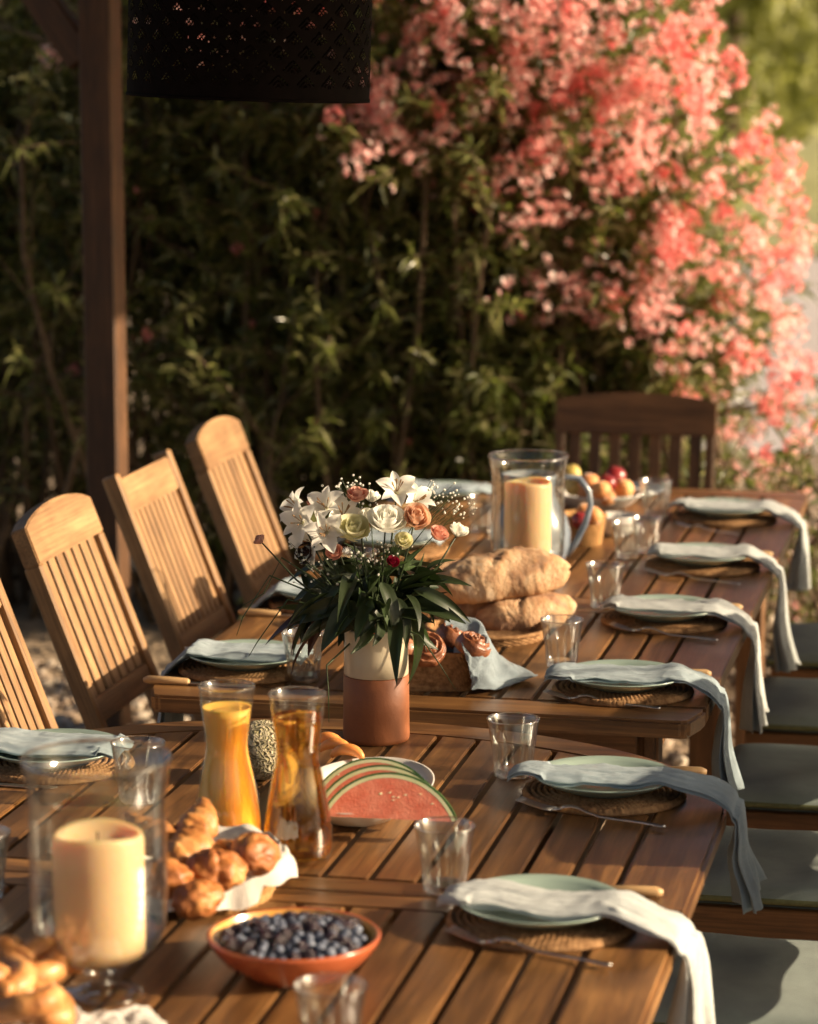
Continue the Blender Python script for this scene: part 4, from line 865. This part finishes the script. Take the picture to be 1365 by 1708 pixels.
def cinnamon_mesh(seed, R_=.045, H=.035, mat=None):
    V, F = [], []; nr, na = 26, 56
    for i in range(nr + 1):
        u = i / nr
        for k in range(na):
            a = 2 * math.pi * k / na
            if u < .72:
                r = R_ * (u / .72) * .96; sp = math.sin((r / R_ * 3.0 - a / (2 * math.pi)) * 2 * math.pi); z = H * (1 - .28 * (r / R_) ** 3) + .0040 * sp + .003 * noise.noise(Vector((r * 80, a * 3, seed)))
            else:
                w_ = (u - .72) / .28; r = R_ * (.96 + .08 * math.sin(w_ * math.pi)) * (1 + .05 * noise.noise(Vector((math.cos(a) * 2, math.sin(a) * 2, seed)))); z = H * .72 * (1 - w_)
            V.append((r * math.cos(a), r * math.sin(a), z))
    for i in range(nr):
        for k in range(na): j = (k + 1) % na; F.append((i * na + k, i * na + j, (i + 1) * na + j, (i + 1) * na + k))
    return mk('cinnamon_roll', V, F, mat or M_CINN)
def loaf_mesh(L, wd, h, seed):
    n, N = 60, 34; V, F = [], []
    for i in range(n + 1):
        u = i / n; env = max(.02, (1 - abs(2 * u - 1) ** 2.6)) ** .5; x = (u - .5) * L
        for k in range(N):
            ph = 2 * math.pi * k / N; cy_, sz = math.cos(ph), math.sin(ph)
            q = 1 + .05 * noise.noise(Vector((u * 45, cy_ * 9 + seed, sz * 9))) + .16 * noise.noise(Vector((u * 4 + seed, cy_ * 1.2, sz * 1.2))) + .025 * noise.noise(Vector((u * 22, cy_ * 5 + seed, sz * 5)))
            if sz > .2:          # slanting scores with raised lips
                g = ((u * 2.7 - cy_ * .55) % 1) - .5; q += (-.07 * math.exp(-(g / .05) ** 2) + .05 * math.exp(-((g - .13) / .08) ** 2)) * (.4 + abs(noise.noise(Vector((u * 3, cy_, seed * 2.0))) * 2.2))
            z = sz * h / 2 * env * q; z = max(z, -h * .32)
            V.append((x + .01 * noise.noise(Vector((seed, ph, u * 3))), cy_ * wd / 2 * env * q + .012 * math.sin(u * 3 + seed), z + h * .32))
    for i in range(n):
        for k in range(N): j = (k + 1) % N; F.append((i * N + k, i * N + j, (i + 1) * N + j, (i + 1) * N + k))
    F += [tuple(range(N))[::-1], tuple(n * N + k for k in range(N))]
    return mk('bread_loaf', V, F, M_BREAD_L)
def breadmat():
    m, t, b, N, L = nmat('scored_loaf_crust'); v = coords(t, (1, 1, 1)); f = noise_n(t, v, 9, 9, .72, .8); r = ramp(t, [(.38, (.22, .08, .025)), (.46, (.46, .22, .08)), (.55, (.64, .40, .20)), (.66, (.78, .66, .50))]); L(f, r.inputs[0])
    g = N('ShaderNodeNewGeometry'); pr_ = ramp(t, [(.46, (.82, .74, .60)), (.56, (.46, .20, .07))]); L(g.outputs['Pointiness'], pr_.inputs[0])
    mx = N('ShaderNodeMix'); mx.data_type = 'RGBA'; mx.inputs['Factor'].default_value = .3; L(r.outputs[0], mx.inputs[6]); L(pr_.outputs[0], mx.inputs[7]); L(mx.outputs[2], b.inputs['Base Color'])
    b.inputs['Roughness'].default_value = .75; bump(t, noise_n(t, v, 50, 8, .7), 1, .008, b); return m
M_BREAD_L = breadmat()

# watermelon bowl
wb = W(-.885, -.485, TZ)
bowl = thing('white_bowl', 'white oval ceramic bowl holding the melon slices', 'bowl', wb, -ca)
bm_ = lathe('bowl_shell', [(0, .003), (.045, .002), (.055, 0), (.060, .002), (.085, .016), (.105, .034), (.114, .047), (.1155, .050), (.113, .0505), (.102, .037), (.082, .020), (.055, .008), (0, .007)], 72, M_WHITE)
obj('bowl_shell', bm_, bowl, (0, 0, 0), (0, 0, 0), (1.0, 1.65, 1.0))
def wedge(Rad, th, half=R(62), dep=.36):
    """slice of a melon segment: cut face in the xz plane, rind on top; three shells"""
    def arcpts(r0, r1, n=22):
        o_ = [(math.sin(-half + 2 * half * k / n) * r1, math.cos(-half + 2 * half * k / n) * r1) for k in range(n + 1)]
        i_ = [(math.sin(-half + 2 * half * k / n) * r0, math.cos(-half + 2 * half * k / n) * r0) for k in range(n + 1)]
        return o_ + i_[::-1]
    n = 22; base = Rad * math.cos(half) * .92
    res = []
    for nm, r0, r1, m in (('rind', Rad * .972, Rad, M_RIND), ('pith', Rad * .925, Rad * .971, M_PITH)):
        pts = arcpts(r0, r1); res.append((nm, [(x, y) for x, y in pts], m))
    R2 = Rad * .924; fp = [(math.sin(-half + 2 * half * k / n) * R2, math.cos(-half + 2 * half * k / n) * R2) for k in range(n + 1)]
    res.append(('flesh', fp, M_FLESH))
    out = []
    for nm, pts, m in res:
        k = .80; y0 = Rad * math.cos(half)
        me = prism(nm, [(x, (y - y0) * k * 1.25) for x, y in pts][::-1], -th / 2 * (.98 if nm == 'flesh' else 1), th / 2, m, 0.0)
        for v in me.vertices: v.co = Vector((v.co.x, v.co.z, v.co.y))
        out.append((nm, me))
    return out
wlab = ['front watermelon slice, its red cut face towards the viewer', 'middle watermelon slice leaning on the front one', 'rear watermelon slice beside the orange melon pieces']
WED = wedge(.122, .024, R(66))
for k in range(3):
    s_ = thing('watermelon_slice', wlab[k], 'watermelon', P(650 - k * 13, 1362 - k * 15, TZ + .043) , -R(6) + R(3) * k, 'watermelon slices in the white bowl', rot=(R(-14 - 3 * k), R(1.5 - 2 * k), -R(4)))
    for nm, me in WED: obj(nm, me, s_)
    s_.scale = (1.0 - .03 * k,) * 3
    if k < 3:
        V, F = [], []
        for q in range(9): 
            c = Vector((random.gauss(.0, .03), -.0118, random.gauss(.034, .006))); v, f = tube_data([c + Vector((-.003, 0, 0)), c, c + Vector((.003, 0, 0.001))], [.0004, .0009, .0004], 5, len(V)); V += v; F += f
        sd_ = obj('seeds', mk('seeds', V, F, M_MELSEED if 'M_MELSEED' in globals() else M_PITH), s_); sd_['kind'] = 'stuff'
for k, (px, py) in enumerate([(548, 1243), (562, 1253), (582, 1263)]):
    pts = []; me = tube('melon_piece', [Vector((math.sin(a) * .040, 0, math.cos(a) * .032)) for a in [R(-70 + 14 * i) for i in range(11)]], [.004, .008, .010, .012, .013, .0135, .013, .012, .010, .008, .004], M_MELON, 12)
    o = obj('melon_piece', me, None, P(px - 4, py + 10, TZ + .045) , (R(-25), 0, -.3), .78); tag(o, ['orange melon piece behind the golden carafe, leftmost of three', 'orange melon piece between two others', 'orange melon piece nearest the watermelon, rightmost of three'][k], 'melon piece', 'orange melon pieces in the white bowl')
cant = blob('netted_melon', .054, .054, .054, netmat(), .02, 2, 3, 40, 28); tag(obj('netted_melon', cant, None, P(437, 1300) + Vector((0, 0, .0535)), (0, .4, 0)), 'netted cantaloupe melon standing between the two carafes', 'melon')
# carafe etc done; berry bowl
tb = P(491, 1622); o = thing('terracotta_bowl', 'shallow red terracotta bowl with yellow glazed inside full of berries', 'bowl', tb)
obj('outer_wall', lathe('outer_wall', [(0, .002), (.060, .001), (.070, 0), (.074, .004), (.100, .022), (.115, .040), (.1215, .052), (.1225, .0555), (.120, .058), (.1165, .0565)], 80, M_TGLAZE), o)
obj('inner_glaze', lathe('inner_glaze', [(.1166, .0566), (.112, .045), (.098, .027), (.075, .013), (0, .009)], 80, M_YGLAZE), o)
def berry_dots(): pass
m, t, b_, N, L = nmat('blueberry_skin'); v_ = coords(t, (1, 1, 1)); f_ = noise_n(t, v_, 45, 3); r_ = ramp(t, [(.25, (.015, .018, .035)), (.5, (.07, .085, .13)), (.7, (.22, .25, .32))]); L(f_, r_.inputs[0]); L(r_.outputs[0], b_.inputs['Base Color']); b_.inputs['Roughness'].default_value = .55; M_BLUE = m
M_BLACK = generic('blackberry_drupelet', [(.3, (.010, .004, .010)), (.7, (.035, .012, .024))], 90, .22, .0, coat=.5)
ME_BLUE = lathe('blueberry', [(0, -.0078), (.004, -.0072), (.0075, -.003), (.0083, .001), (.0068, .005), (.0040, .0068), (.0030, .0078), (.0022, .0066), (0, .0060)], 20, M_BLUE)
def blackberry():
    V, F = [], []; bm = bmesh.new(); bmesh.ops.create_icosphere(bm, subdivisions=1, radius=1.0); b0 = [v.co.copy() for v in bm.verts]; f0 = [[v.index for v in f.verts] for f in bm.faces]; bm.free()
    for j in range(7):
        th = math.pi * (j + .5) / 7; n = max(1, int(round(8 * math.sin(th))))
        for k in range(n):
            ph = 2 * math.pi * (k + .5 * (j % 2)) / n; p = Vector((math.sin(th) * math.cos(ph) * .0085, math.sin(th) * math.sin(ph) * .0085, math.cos(th) * .0105)); b = len(V); V += [q * .0034 + p for q in b0]; F += [tuple(b + i for i in f) for f in f0]
    return mk('blackberry', V, F, M_BLACK)
ME_BLK = blackberry()
placed = []
def try_put(n, r, zf, tries_=4000, rmax=.092):
    c = 0
    for _ in range(tries_):
        if c >= n: break
        a = random.uniform(0, 6.28); q = rmax * math.sqrt(random.random()); x, y = q * math.cos(a), q * math.sin(a); z = zf(q)
        if all((x - X) ** 2 + (y - Y) ** 2 + (z - Z) ** 2 > (r + R2) ** 2 * .80 for X, Y, Z, R2 in placed): placed.append((x, y, z, r)); c += 1; yield (x, y, z)
bg = 'berries heaped in the terracotta bowl'
for i, (x, y, z) in enumerate(try_put(150, .0085, lambda q: .050 + .012 * (1 - (q / .092) ** 2), 9000, .098)):
    if (i % 3 == 0): tag(obj('blackberry', ME_BLK, None, tb + Vector((x, y, z)), (random.random() * 3, random.random() * 3, random.random() * 3)), 'black glossy blackberry among the berries in the terracotta bowl', 'blackberry', 'blackberries in the terracotta bowl')
    else: tag(obj('blueberry', ME_BLUE, None, tb + Vector((x, y, z)), (random.gauss(0, .9), random.gauss(0, .9), random.random() * 6), random.uniform(.9, 1.12)), 'dusty blue blueberry heaped in the terracotta bowl', 'blueberry', 'blueberries in the terracotta bowl')
fill = obj('berry_layer', blob('berry_layer', .098, .098, .028, M_BLUE, .05, 9, 2, 40, 14), o, (0, 0, .030)); fill['kind'] = 'stuff'

# round baskets with weave geometry
def weave_mod(freq, amp, zfreq):
    def f(r, z, a):
        k = int(round(z * zfreq)); return r + amp * math.sin(a * freq + math.pi * (k % 2)), z
    return f
def round_basket(label, loc, r0, r1, h, mat, sx=1.0, sy=1.0, rz=0.0):
    o = thing('wicker_basket', label, 'basket', loc, rz); n = max(5, int(h / .008)); pf = [(0, .001), (r0, 0)]
    for i in range(n):
        for q in (0, .35, .7): z = h * (i + q) / n; rr = r0 + (r1 - r0) * (z / h) ** .8; pf.append((rr + .0022 * math.sin(q / .7 * math.pi), z))
    pf += [(r1 + .004, h), (r1 + .005, h + .005), (r1, h + .008), (r1 - .006, h + .004), (r1 - .007, h - .004), (r0 - .004, .006), (0, .006)]
    def md(r, z, a): k = int(z / h * n); return (r + .0016 * math.sin(a * 36 + math.pi * (k % 2)) * (r > r0 * .99)), z
    obj('woven_side', lathe('woven_side', pf, 180, mat, md), o, (0, 0, 0), (0, 0, 0), (sx, sy, 1)); return o
def cloth_lining(name, label, loc, rx, ry, h, seed, mat, drop=.05, points=4, inner=.62, corner=.055, rz=0.0, droops=None, group=None):
    """square cloth laid in a basket: rises along the wall, folds over the rim, corners hang out"""
    off = Vector((seed * 2.3, seed, 0)); nu, nv = 96, 22
    def f(u, v):
        a = u * 2 * math.pi; sq = abs(math.cos(points / 2 * (a - rz))) ** 3
        ext = 1.0 + (corner / ((rx + ry) / 2)) * sq if v > .6 else 1.0
        n1 = noise.noise(Vector((math.cos(a) * 2.2, math.sin(a) * 2.2, v * 1.5)) + off); fold = .007 * math.sin(a * 9 + seed) + .005 * math.sin(a * 17 + seed * 2)
        if v < .35: k = v / .35; rr = inner * (k * .9 + .05); z = .012 + .01 * n1
        elif v < .62: k = (v - .35) / .27; rr = inner * .95 + (1.0 - inner * .95) * k ** .7; z = .012 + (h + .006) * k ** 1.1
        else:
            k = (v - .62) / .38; dr = droops(a) if droops else 1.0
            rr = 1.0 + (.07 + .20 * sq) * math.sin(k * 1.6) + fold * 4 * k; z = h + .018 * math.sin(k * math.pi * .8) + (-drop * dr * (k ** 1.8)) + (.012 * sq * (1 - k)) + .01 * n1 * k
        rr += n1 * .05 * (v > .5); return (math.cos(a) * rx * rr, math.sin(a) * ry * rr, z + .003 * math.sin(a * 13) * (v > .55))
    o = obj(name, grid_mesh(name, nu, nv, f, mat), None, loc); return tag(o, label, 'cloth', group)
bk = P(346, 1494); round_basket('round wicker basket of croissants lined with a white cloth', bk, .095, .118, .062, M_WICKER)
cloth_lining('basket_cloth', 'off white cloth with stitched hem lining the croissant basket', bk, .112, .112, .062, 3, M_LINENW, .050, 4, .7, .085, R(-22), lambda a: 1.2 if -2.6 < (a if a < math.pi else a - 2 * math.pi) < -.8 else .7)
CRO = [croissant_mesh(k, b) for k, b in ((0, 1.5), (1, 1.1), (2, 1.8))]
def at_h(px, py, z): return P(px, py, z)
for k, (px, py, z, rot, me, s_, lb) in enumerate([(325, 1385, .865, (R(8), R(-22), 1.0), 0, .95, 'croissant standing on end at the top of the basket'), (268, 1400, .855, (.2, .3, -.5), 1, 1.0, 'croissant seen through the near hurricane glass'), (308, 1425, .845, (.3, -.3, .9), 2, 1.05, 'flaky croissant lying across the middle of the basket'), (380, 1425, .83, (0, .3, .8), 1, .8, 'small croissant against the orange juice carafe')]):
    tag(obj('croissant', CRO[me], None, at_h(px, py, z), rot, s_), lb, 'croissant', 'croissants in the cloth lined basket')
for k, (px, py, z, s_, lb) in enumerate([(360, 1452, .838, 1.0, 'round golden brioche bun at the front of the basket'), (425, 1425, .842, 1.0, 'glossy dark brioche bun at the right of the basket'), (275, 1465, .838, .95, 'brioche bun behind the candle on the left of the basket'), (330, 1500, .82, .9, 'brioche bun low in the middle of the basket')]):
    tag(obj('brioche_bun', blob('brioche_bun', .043, .036, .030, M_BUN, .16, 2.2, k, 60, 40, lambda d, th, ph: 1 - .09 * math.exp(-((d.x + .2 * d.y) / .09) ** 2) * (d.z > 0), fine=.09), None, at_h(px, py, z), (.2, .1, k * 1.3), s_), lb, 'bun', 'brioche buns in the cloth lined basket')

# twisted pastries bottom left on a white plate
tp = P(-20, 1725); tag(obj('white_side_plate', ME_PLATE.copy(), None, tp, (0, 0, 0), (1.0, 1.0, .7)), 'white plate under the twisted pastries in the bottom left corner', 'plate'); bpy.data.objects['white_side_plate'].data.materials[0] = M_WHITE
def knot(seed, s_=1.0):
    pts = []; n = 60
    for i in range(n + 1):
        a = i / n * 4 * math.pi * .93 + seed; r = .026 + .012 * math.cos(1.5 * a); pts.append(Vector((r * math.cos(a) * 1.3, r * math.sin(a), .018 + .011 * math.sin(1.5 * a))) * s_)
    return tube('pastry_twist', [p_ + Vector((noise.noise(p_ * 60), noise.noise(p_ * 60 + Vector((5, 5, 5))), 0)) * .004 for p_ in pts], [.0155 * s_ * (.7 + .3 * math.sin(min(1, i / 6) * math.pi / 2)) * (.7 + .3 * math.sin(min(1, (n - i) / 6) * math.pi / 2)) * (1 + .07 * math.sin(i * 1.9)) for i in range(n + 1)], M_CROI, 16)
for k, (px, py, z, rt, lb) in enumerate([(52, 1632, .79, (.25, .2, .3), 'twisted pastry knot uppermost in the bottom left corner'), (-8, 1665, .79, (-.1, .2, 1.7), 'twisted pastry knot at the left picture edge'), (40, 1700, .78, (.3, 0, 2.6), 'twisted pastry knot lowest in the bottom left corner')]):
    tag(obj('pastry_twist', knot(k * 1.1, 1.15), None, P(px, py, z), rt), lb, 'pastry', 'twisted pastries in the bottom left corner')
tag(obj('crumpled_napkin', grid_mesh('crumpled_napkin', 26, 26, lambda u, v: ((u - .5) * .13, (v - .5) * .12,   .008 + .010 * abs(noise.noise(Vector((u * 4, v * 4, 2)))) + .006 * noise.noise(Vector((u * 11, v * 11, 7)))), M_LINENW, .0015), None, P(190, 1722), (0, 0, .4)), 'crumpled white napkin at the foot of the near hurricane glass', 'napkin')

# bread on a woven tray
ty = P(812, 1062); o = round_basket('flat woven tray under the bread loaves', ty, .115, .125, .018, M_RUSH, 1.05, .95, -ca)
M_LOAVES = [(838, 992, .845, .31, .125, .12, 1, (R(4), R(-7), R(14)), 'large rustic loaf lying on top of the bread pile'), (872, 1046, .772, .21, .12, .095, 2, (0, R(-3), R(24)), 'rustic loaf underneath the large one, beside the glass'), (770, 965, .775, .19, .075, .06, 3, (0, 0, R(32)), 'slim pale loaf behind the bread pile on the left'), (790, 1035, .772, .17, .10, .085, 4, (0, 0, R(-10)), 'loaf at the bottom left of the bread pile')]
for px, py, z, L_, wd, h, sd2, rt, lb in M_LOAVES: tag(obj('bread_loaf', loaf_mesh(L_, wd, h, sd2), None, P(px, py, z - .02), rt), lb, 'bread', 'loaves on the woven tray')
tag(obj('bread_roll', blob('bread_roll', .042, .036, .030, M_BREAD_L, .08, 3, 9), None, P(930, 1040) + Vector((0, 0, .038))), 'small pale bread roll behind the clear glass', 'roll')

# rectangular woven basket with cinnamon rolls and blue cloth
bb = P(700, 1140); bo = thing('woven_basket', 'low rectangular rush basket with cinnamon rolls beside the vase', 'basket', bb, -R(3))
def rect_weave():
    hx, hy, h = .122, .085, .076; V, F = [], []; nz = 30; per = []
    n = 60
    def rr(a, k):
        c, s_ = math.cos(a), math.sin(a); e = .32; x = math.copysign(abs(c) ** e, c); y = math.copysign(abs(s_) ** e, s_); return x * hx * k, y * hy * k
    na = 260; prof_ = [(1 - .10 * (1 - i / nz) ** 2, h * i / nz) for i in range(nz + 1)] + [(1.015, h + .004), (1.0, h + .007), (.955, h + .002), (.93, h * .6), (.88, .008)]
    for (k, z) in prof_:
        for j in range(na):
            a = 2 * math.pi * j / na; row = int(z / h * 11); x, y = rr(a, k); amp = 1 + .018 * math.sin(j * 2 * math.pi * 62 / na + math.pi * .5 * row + z / h * 11 * 2) * (z < h) + .010 * abs(math.sin(z / h * 11 * math.pi)) ; V.append((x * amp, y * amp, z))
    for i in range(len(prof_) - 1):
        for j in range(na): j2 = (j + 1) % na; F.append((i * na + j, i * na + j2, (i + 1) * na + j2, (i + 1) * na + j))
    F.append(tuple((len(prof_) - 1) * na + j for j in range(na))); F.append(tuple(range(na))[::-1]); return mk('woven_side', V, F, M_RUSH)
obj('woven_side', rect_weave(), bo)
for k, (px, py, z, rt, lb) in enumerate([(712, 1088, .835, (R(50), .2, 0), 'cinnamon roll tipped on its side next to the vase'), (785, 1088, .830, (R(25), .15, 1), 'cinnamon roll at the right end of the basket'), (748, 1074, .82, (R(30), -.2, 2), 'cinnamon roll at the back of the basket'), (668, 1094, .83, (R(20), 0, 3), 'cinnamon roll half hidden by the vase')]):
    tag(obj('cinnamon_roll', cinnamon_mesh(k, .036, .034), None, P(px, py, z), rt), lb, 'pastry', 'cinnamon rolls in the rush basket')
def bcloth(u, v):      # cloth over the back right corner, one tail lying on the table
    off = Vector((3, 8, 1)); n1 = noise.noise(Vector((u * 5, v * 4, 0)) + off); n2 = noise.noise(Vector((u * 13, v * 9, 4)) + off)
    return None
def cloth_piece(label, name, ctrl, nu, nv, mat, amp=.004, seed=0):
    """bilinear-spline cloth through a grid of control points"""
    A = [[Vector(p) for p in row] for row in ctrl]
    def cr1(P_, t):
        n = len(P_) - 1; i = min(n - 1, int(t * n)); f = t * n - i; a, b, c, d = P_[max(0, i - 1)], P_[i], P_[i + 1], P_[min(n, i + 2)]
        return .5 * ((2 * b) + (c - a) * f + (2 * a - 5 * b + 4 * c - d) * f * f + (3 * b - a - 3 * c + d) * f ** 3)
    off = Vector((seed, seed * 2, seed * 3))
    def f(u, v):
        p = cr1([cr1(row, v) for row in A], u); q = noise.noise(Vector((u * 6, v * 6, 0)) + off) * amp + noise.noise(Vector((u * 15, v * 15, 0)) + off) * amp * .4; return p + Vector((q, -q * .5, q))
    return tag(obj(name, grid_mesh(name, nu, nv, f, mat, .0016)), label, 'cloth')
MB_ = Matrix.Translation(bb - Vector((0, 0, 0))) @ Matrix.Rotation(-R(3), 4, 'Z')
ctrl = []
rim = [(.088, -.086, .0, -1), (.108, -.088, .2, -1), (.124, -.074, .9, -.6), (.128, -.02, 1, 0), (.126, .04, 1, .1), (.110, .086, .6, .8), (.05, .090, 0, 1)]
for (ins, h0, outw, h1, k_) in [(.055, .062, 0, 0, 0), (.016, .088, 0, 0, 1), (-.010, .093, 0, 0, 2), (-.020, .062, 0, 0, 3), (-.022, .030, 0, 0, 4), (-.026, .008, 0, 0, 5)]:
    row = []
    for q_, (x, y, nx, ny) in enumerate(rim):
        oz = h0 + .012 * math.sin(q_ * 2.1 + k_); px_ = x - nx * ins; py_ = y - ny * ins
        if k_ >= 3 and q_ in (3, 4, 5): e = (k_ - 2) * .024; px_ += e * (1.2 if q_ == 4 else .5); oz = max(.006, oz * (.8 if q_ == 4 else .75)); py_ -= e * .1
        if k_ >= 3 and q_ in (0, 6): oz = h0 + (k_ - 2) * .008; px_ += (k_ - 2) * .012 * (q_ == 0)
        if q_ in (5, 6) and k_ in (1, 2): oz += .022
        row.append(MB_ @ Vector((px_, py_, oz)))
    ctrl.append(row)
cloth_piece('blue grey linen cloth hanging out of the rush basket towards the glasses', 'basket_cloth', ctrl, 56, 60, linen('slate_blue_linen', (.27, .33, .37)), .006, 4)

# pitcher
M_PITCH = generic('blue_grey_speckled_glaze', [(.35, (.10, .13, .18)), (.55, (.24, .28, .33)), (.75, (.46, .46, .45))], 9, .22, .0005, 40, coat=.6)
pt_ = P(885, 953); pj = thing('ceramic_pitcher', 'blue grey glazed ceramic pitcher behind the far hurricane glass', 'pitcher', pt_)
obj('jug_body', lathe('jug_body', [(0, 0), (.065, 0), (.072, .004), (.085, .03), (.098, .07), (.099, .10), (.088, .14), (.068, .175), (.058, .20), (.060, .225), (.066, .243), (.063, .244), (.056, .225), (.053, .20), (.062, .175), (.082, .14), (.092, .10), (.09, .07), (.06, .012), (0, .01)], 64, M_PITCH, lambda r, z, a: (r * (1 + (.16 * math.exp(-((a - math.pi) / .3) ** 2) if z > .21 else 0)), z)), pj)
obj('handle', tube('handle', [(.060, 0, .215), (.085, 0, .235), (.118, 0, .232), (.142, 0, .20), (.146, 0, .165), (.134, 0, .12), (.112, 0, .075), (.090, 0, .04)], [.010, .0105, .0105, .010, .010, .0105, .011, .010], M_PITCH, 14, .75), pj)
# far fruit bowl, small basket
fb = P(998, 850); o = thing('fruit_bowl', 'white ceramic bowl of peaches and plums near the table end', 'bowl', fb)
obj('bowl_shell', lathe('bowl_shell', [(0, .003), (.05, 0), (.06, .002), (.095, .02), (.118, .042), (.127, .05), (.125, .053), (.112, .045), (.09, .026), (.055, .009), (0, .008)], 64, M_WHITE), o)
M_PCH = generic('peach_skin', [(.3, (.62, .16, .05)), (.5, (.78, .33, .10)), (.75, (.85, .50, .18))], 8, .6, .0004, 80, sheen=.4); M_PLUM = generic('dark_red_skin', [(.3, (.13, .012, .018)), (.7, (.32, .03, .03))], 8, .3, .0002, coat=.3); M_PEAR = generic('yellow_skin', [(.3, (.62, .46, .12)), (.7, (.75, .60, .22))], 8, .45, .0002)
def fruit(nm, label, px, py, z, r, mat, cat, seed): tag(obj(nm, blob(nm, r, r, r * .94, mat, .05, 1.6, seed, 26, 16, lambda d, th, ph: 1 - .16 * math.exp(-(th / .28) ** 2) - .035 * math.exp(-(d.y / .07) ** 2) * (d.x > 0)), None, P(px, py, z), (random.uniform(-.4, .4), random.uniform(-.4, .4), random.random() * 6)), label, cat, 'fruit in the white bowl')
for a in [('peach', 'peach on the upper left of the fruit bowl', 983, 806, .835, .031, M_PCH, 'peach', 1), ('peach', 'orange peach at the front middle of the fruit bowl', 1003, 818, .822, .029, M_PCH, 'peach', 2), ('peach', 'orange peach at the right of the fruit bowl', 1040, 815, .815, .030, M_PCH, 'peach', 3), ('peach', 'small peach low at the front of the fruit bowl', 1012, 830, .80, .025, M_PCH, 'peach', 4), ('plum', 'dark red nectarine on top of the fruit heap', 1026, 794, .845, .031, M_PLUM, 'nectarine', 5), ('plum', 'dark red nectarine under the top one', 1013, 806, .835, .026, M_PLUM, 'nectarine', 6), ('yellow_plum', 'pale yellow fruit at the left of the bowl behind the hurricane glass', 953, 790, .845, .028, M_PEAR, 'fruit', 7), ('yellow_plum', 'yellow fruit lower left in the bowl', 958, 812, .82, .027, M_PEAR, 'fruit', 8), ('peach', 'peach low at the left of the bowl', 978, 826, .80, .026, M_PCH, 'peach', 9)]: fruit(*a)
sb = P(972, 908); round_basket('small tall wicker basket in front of the fruit bowl', sb, .045, .058, .075, M_WICKER)
for a in [('apricot', 'apricot on the small wicker basket', 990, 860, .838, .026, M_PCH, 'apricot', 11), ('apricot', 'red apricot in the small wicker basket', 968, 868, .835, .024, M_PLUM, 'apricot', 12), ('apricot', 'apricot at the back of the small wicker basket', 975, 852, .842, .022, M_PCH, 'apricot', 13)]: fruit(*a)
wbn = P(1028, 893); tag(obj('white_cup_bowl', lathe('white_cup_bowl', [(0, 0), (.03, 0), (.045, .015), (.055, .04), (.058, .055), (.055, .055), (.045, .025), (.0, .008)], 40, M_WHITE), None, wbn), 'small white ceramic bowl behind the pair of glasses', 'bowl')
tag(obj('blue_rim_plate', lathe('blue_rim_plate', [(0, .003), (.07, 0), (.115, .02), (.112, .023), (.07, .008), (0, .007)], 48, M_PITCH), None, P(1045, 826)), 'blue rimmed plate behind the fruit bowl', 'plate')

# ------------------------------------------------------------ haze
if HAZE:
    hz = bpy.data.materials.new('warm_haze'); hz.use_nodes = True; tt = hz.node_tree; tt.nodes.remove(tt.nodes['Principled BSDF']); pv = tt.nodes.new('ShaderNodeVolumePrincipled'); pv.inputs['Density'].default_value = HAZE; pv.inputs['Color'].default_value = (.95, .92, .88, 1); pv.inputs['Anisotropy'].default_value = .3
    tt.links.new(pv.outputs[0], tt.nodes['Material Output'].inputs['Volume'])
    tag(obj('haze', box('haze', (420, 420, 48), hz, 0), None, (0, 130, 22)), kind='stuff')

# ------------------------------------------------------------ hanging lampshade
M_LAMP = generic('blackened_woven_shade', [(.3, (.004, .003, .003)), (.7, (.009, .006, .006))], 60, .9, .0, spec=.08)
lY = 5.75; lx = (417 - CX) / FPX * lY * 1.0
LZ = HC - (160 - 60) / FPX * lY - .002
def lamp():
    Rl, Hl = .2395, .36; na, nz = 560, 190; per = 27; cw = 2 * math.pi * Rl / na; ch_ = Hl / nz
    o = thing('pendant_lamp', 'black pierced cylinder lampshade hanging over the tables', 'lamp', (lx, lY, LZ), 0); o.rotation_euler = (0, R(1.9), 0)
    V, F = [], []
    for j in range(nz + 1):
        for i in range(na): a = 2 * math.pi * i / na; V.append((Rl * math.cos(a), Rl * math.sin(a), Hl * j / nz))
    pw = 2 * math.pi * Rl / per; ph = pw * .98
    def hole(x, z):
        if z < .026: return False
        for ox, oz in ((0, 0), (pw / 2, ph / 2)):
            dx = ((x + ox) / pw) % 1 - .5; dz = ((z + oz) / ph) % 1 - .5
            m = abs(dx) + dz + .06      # chevron coordinate, apex up
            if abs(dx) + abs(dz) > .5: continue
            for lv, wd_ in ((.45, .042), (.28, .038), (.11, .045)):
                lo = lv
                if abs((abs(dx) + dz) - (lv - .02)) < wd_ and abs(dx) < lv * .75 and dz > -.30: 
                    return True
        return False
    for j in range(nz):
        for i in range(na):
            if not hole((i + .5) * cw, (j + .5) * ch_): i2 = (i + 1) % na; F.append((j * na + i, j * na + i2, (j + 1) * na + i2, (j + 1) * na + i))
    obj('pierced_shade', mk('pierced_shade', V, F, M_LAMP, True), o)
    obj('bottom_ring', lathe('bottom_ring', [(Rl - .003, 0), (Rl + .0015, -.0005), (Rl + .0015, .006), (Rl - .003, .006), (Rl - .003, 0)], 96, M_LAMP), o)
    obj('top_disc', lathe('top_disc', [(0, Hl + .002), (Rl, Hl + .002), (Rl, Hl), (0, Hl)], 64, M_LAMP), o)
    obj('cord', tube('cord', [(0, 0, Hl), (0, 0, 2.76 - LZ)], .004, M_LAMP, 6), o)
    obj('bulb_holder', lathe('bulb_holder', [(0, Hl - .09), (.02, Hl - .09), (.022, Hl - .04), (.012, Hl), (0, Hl)], 20, M_LAMP), o)
lamp()
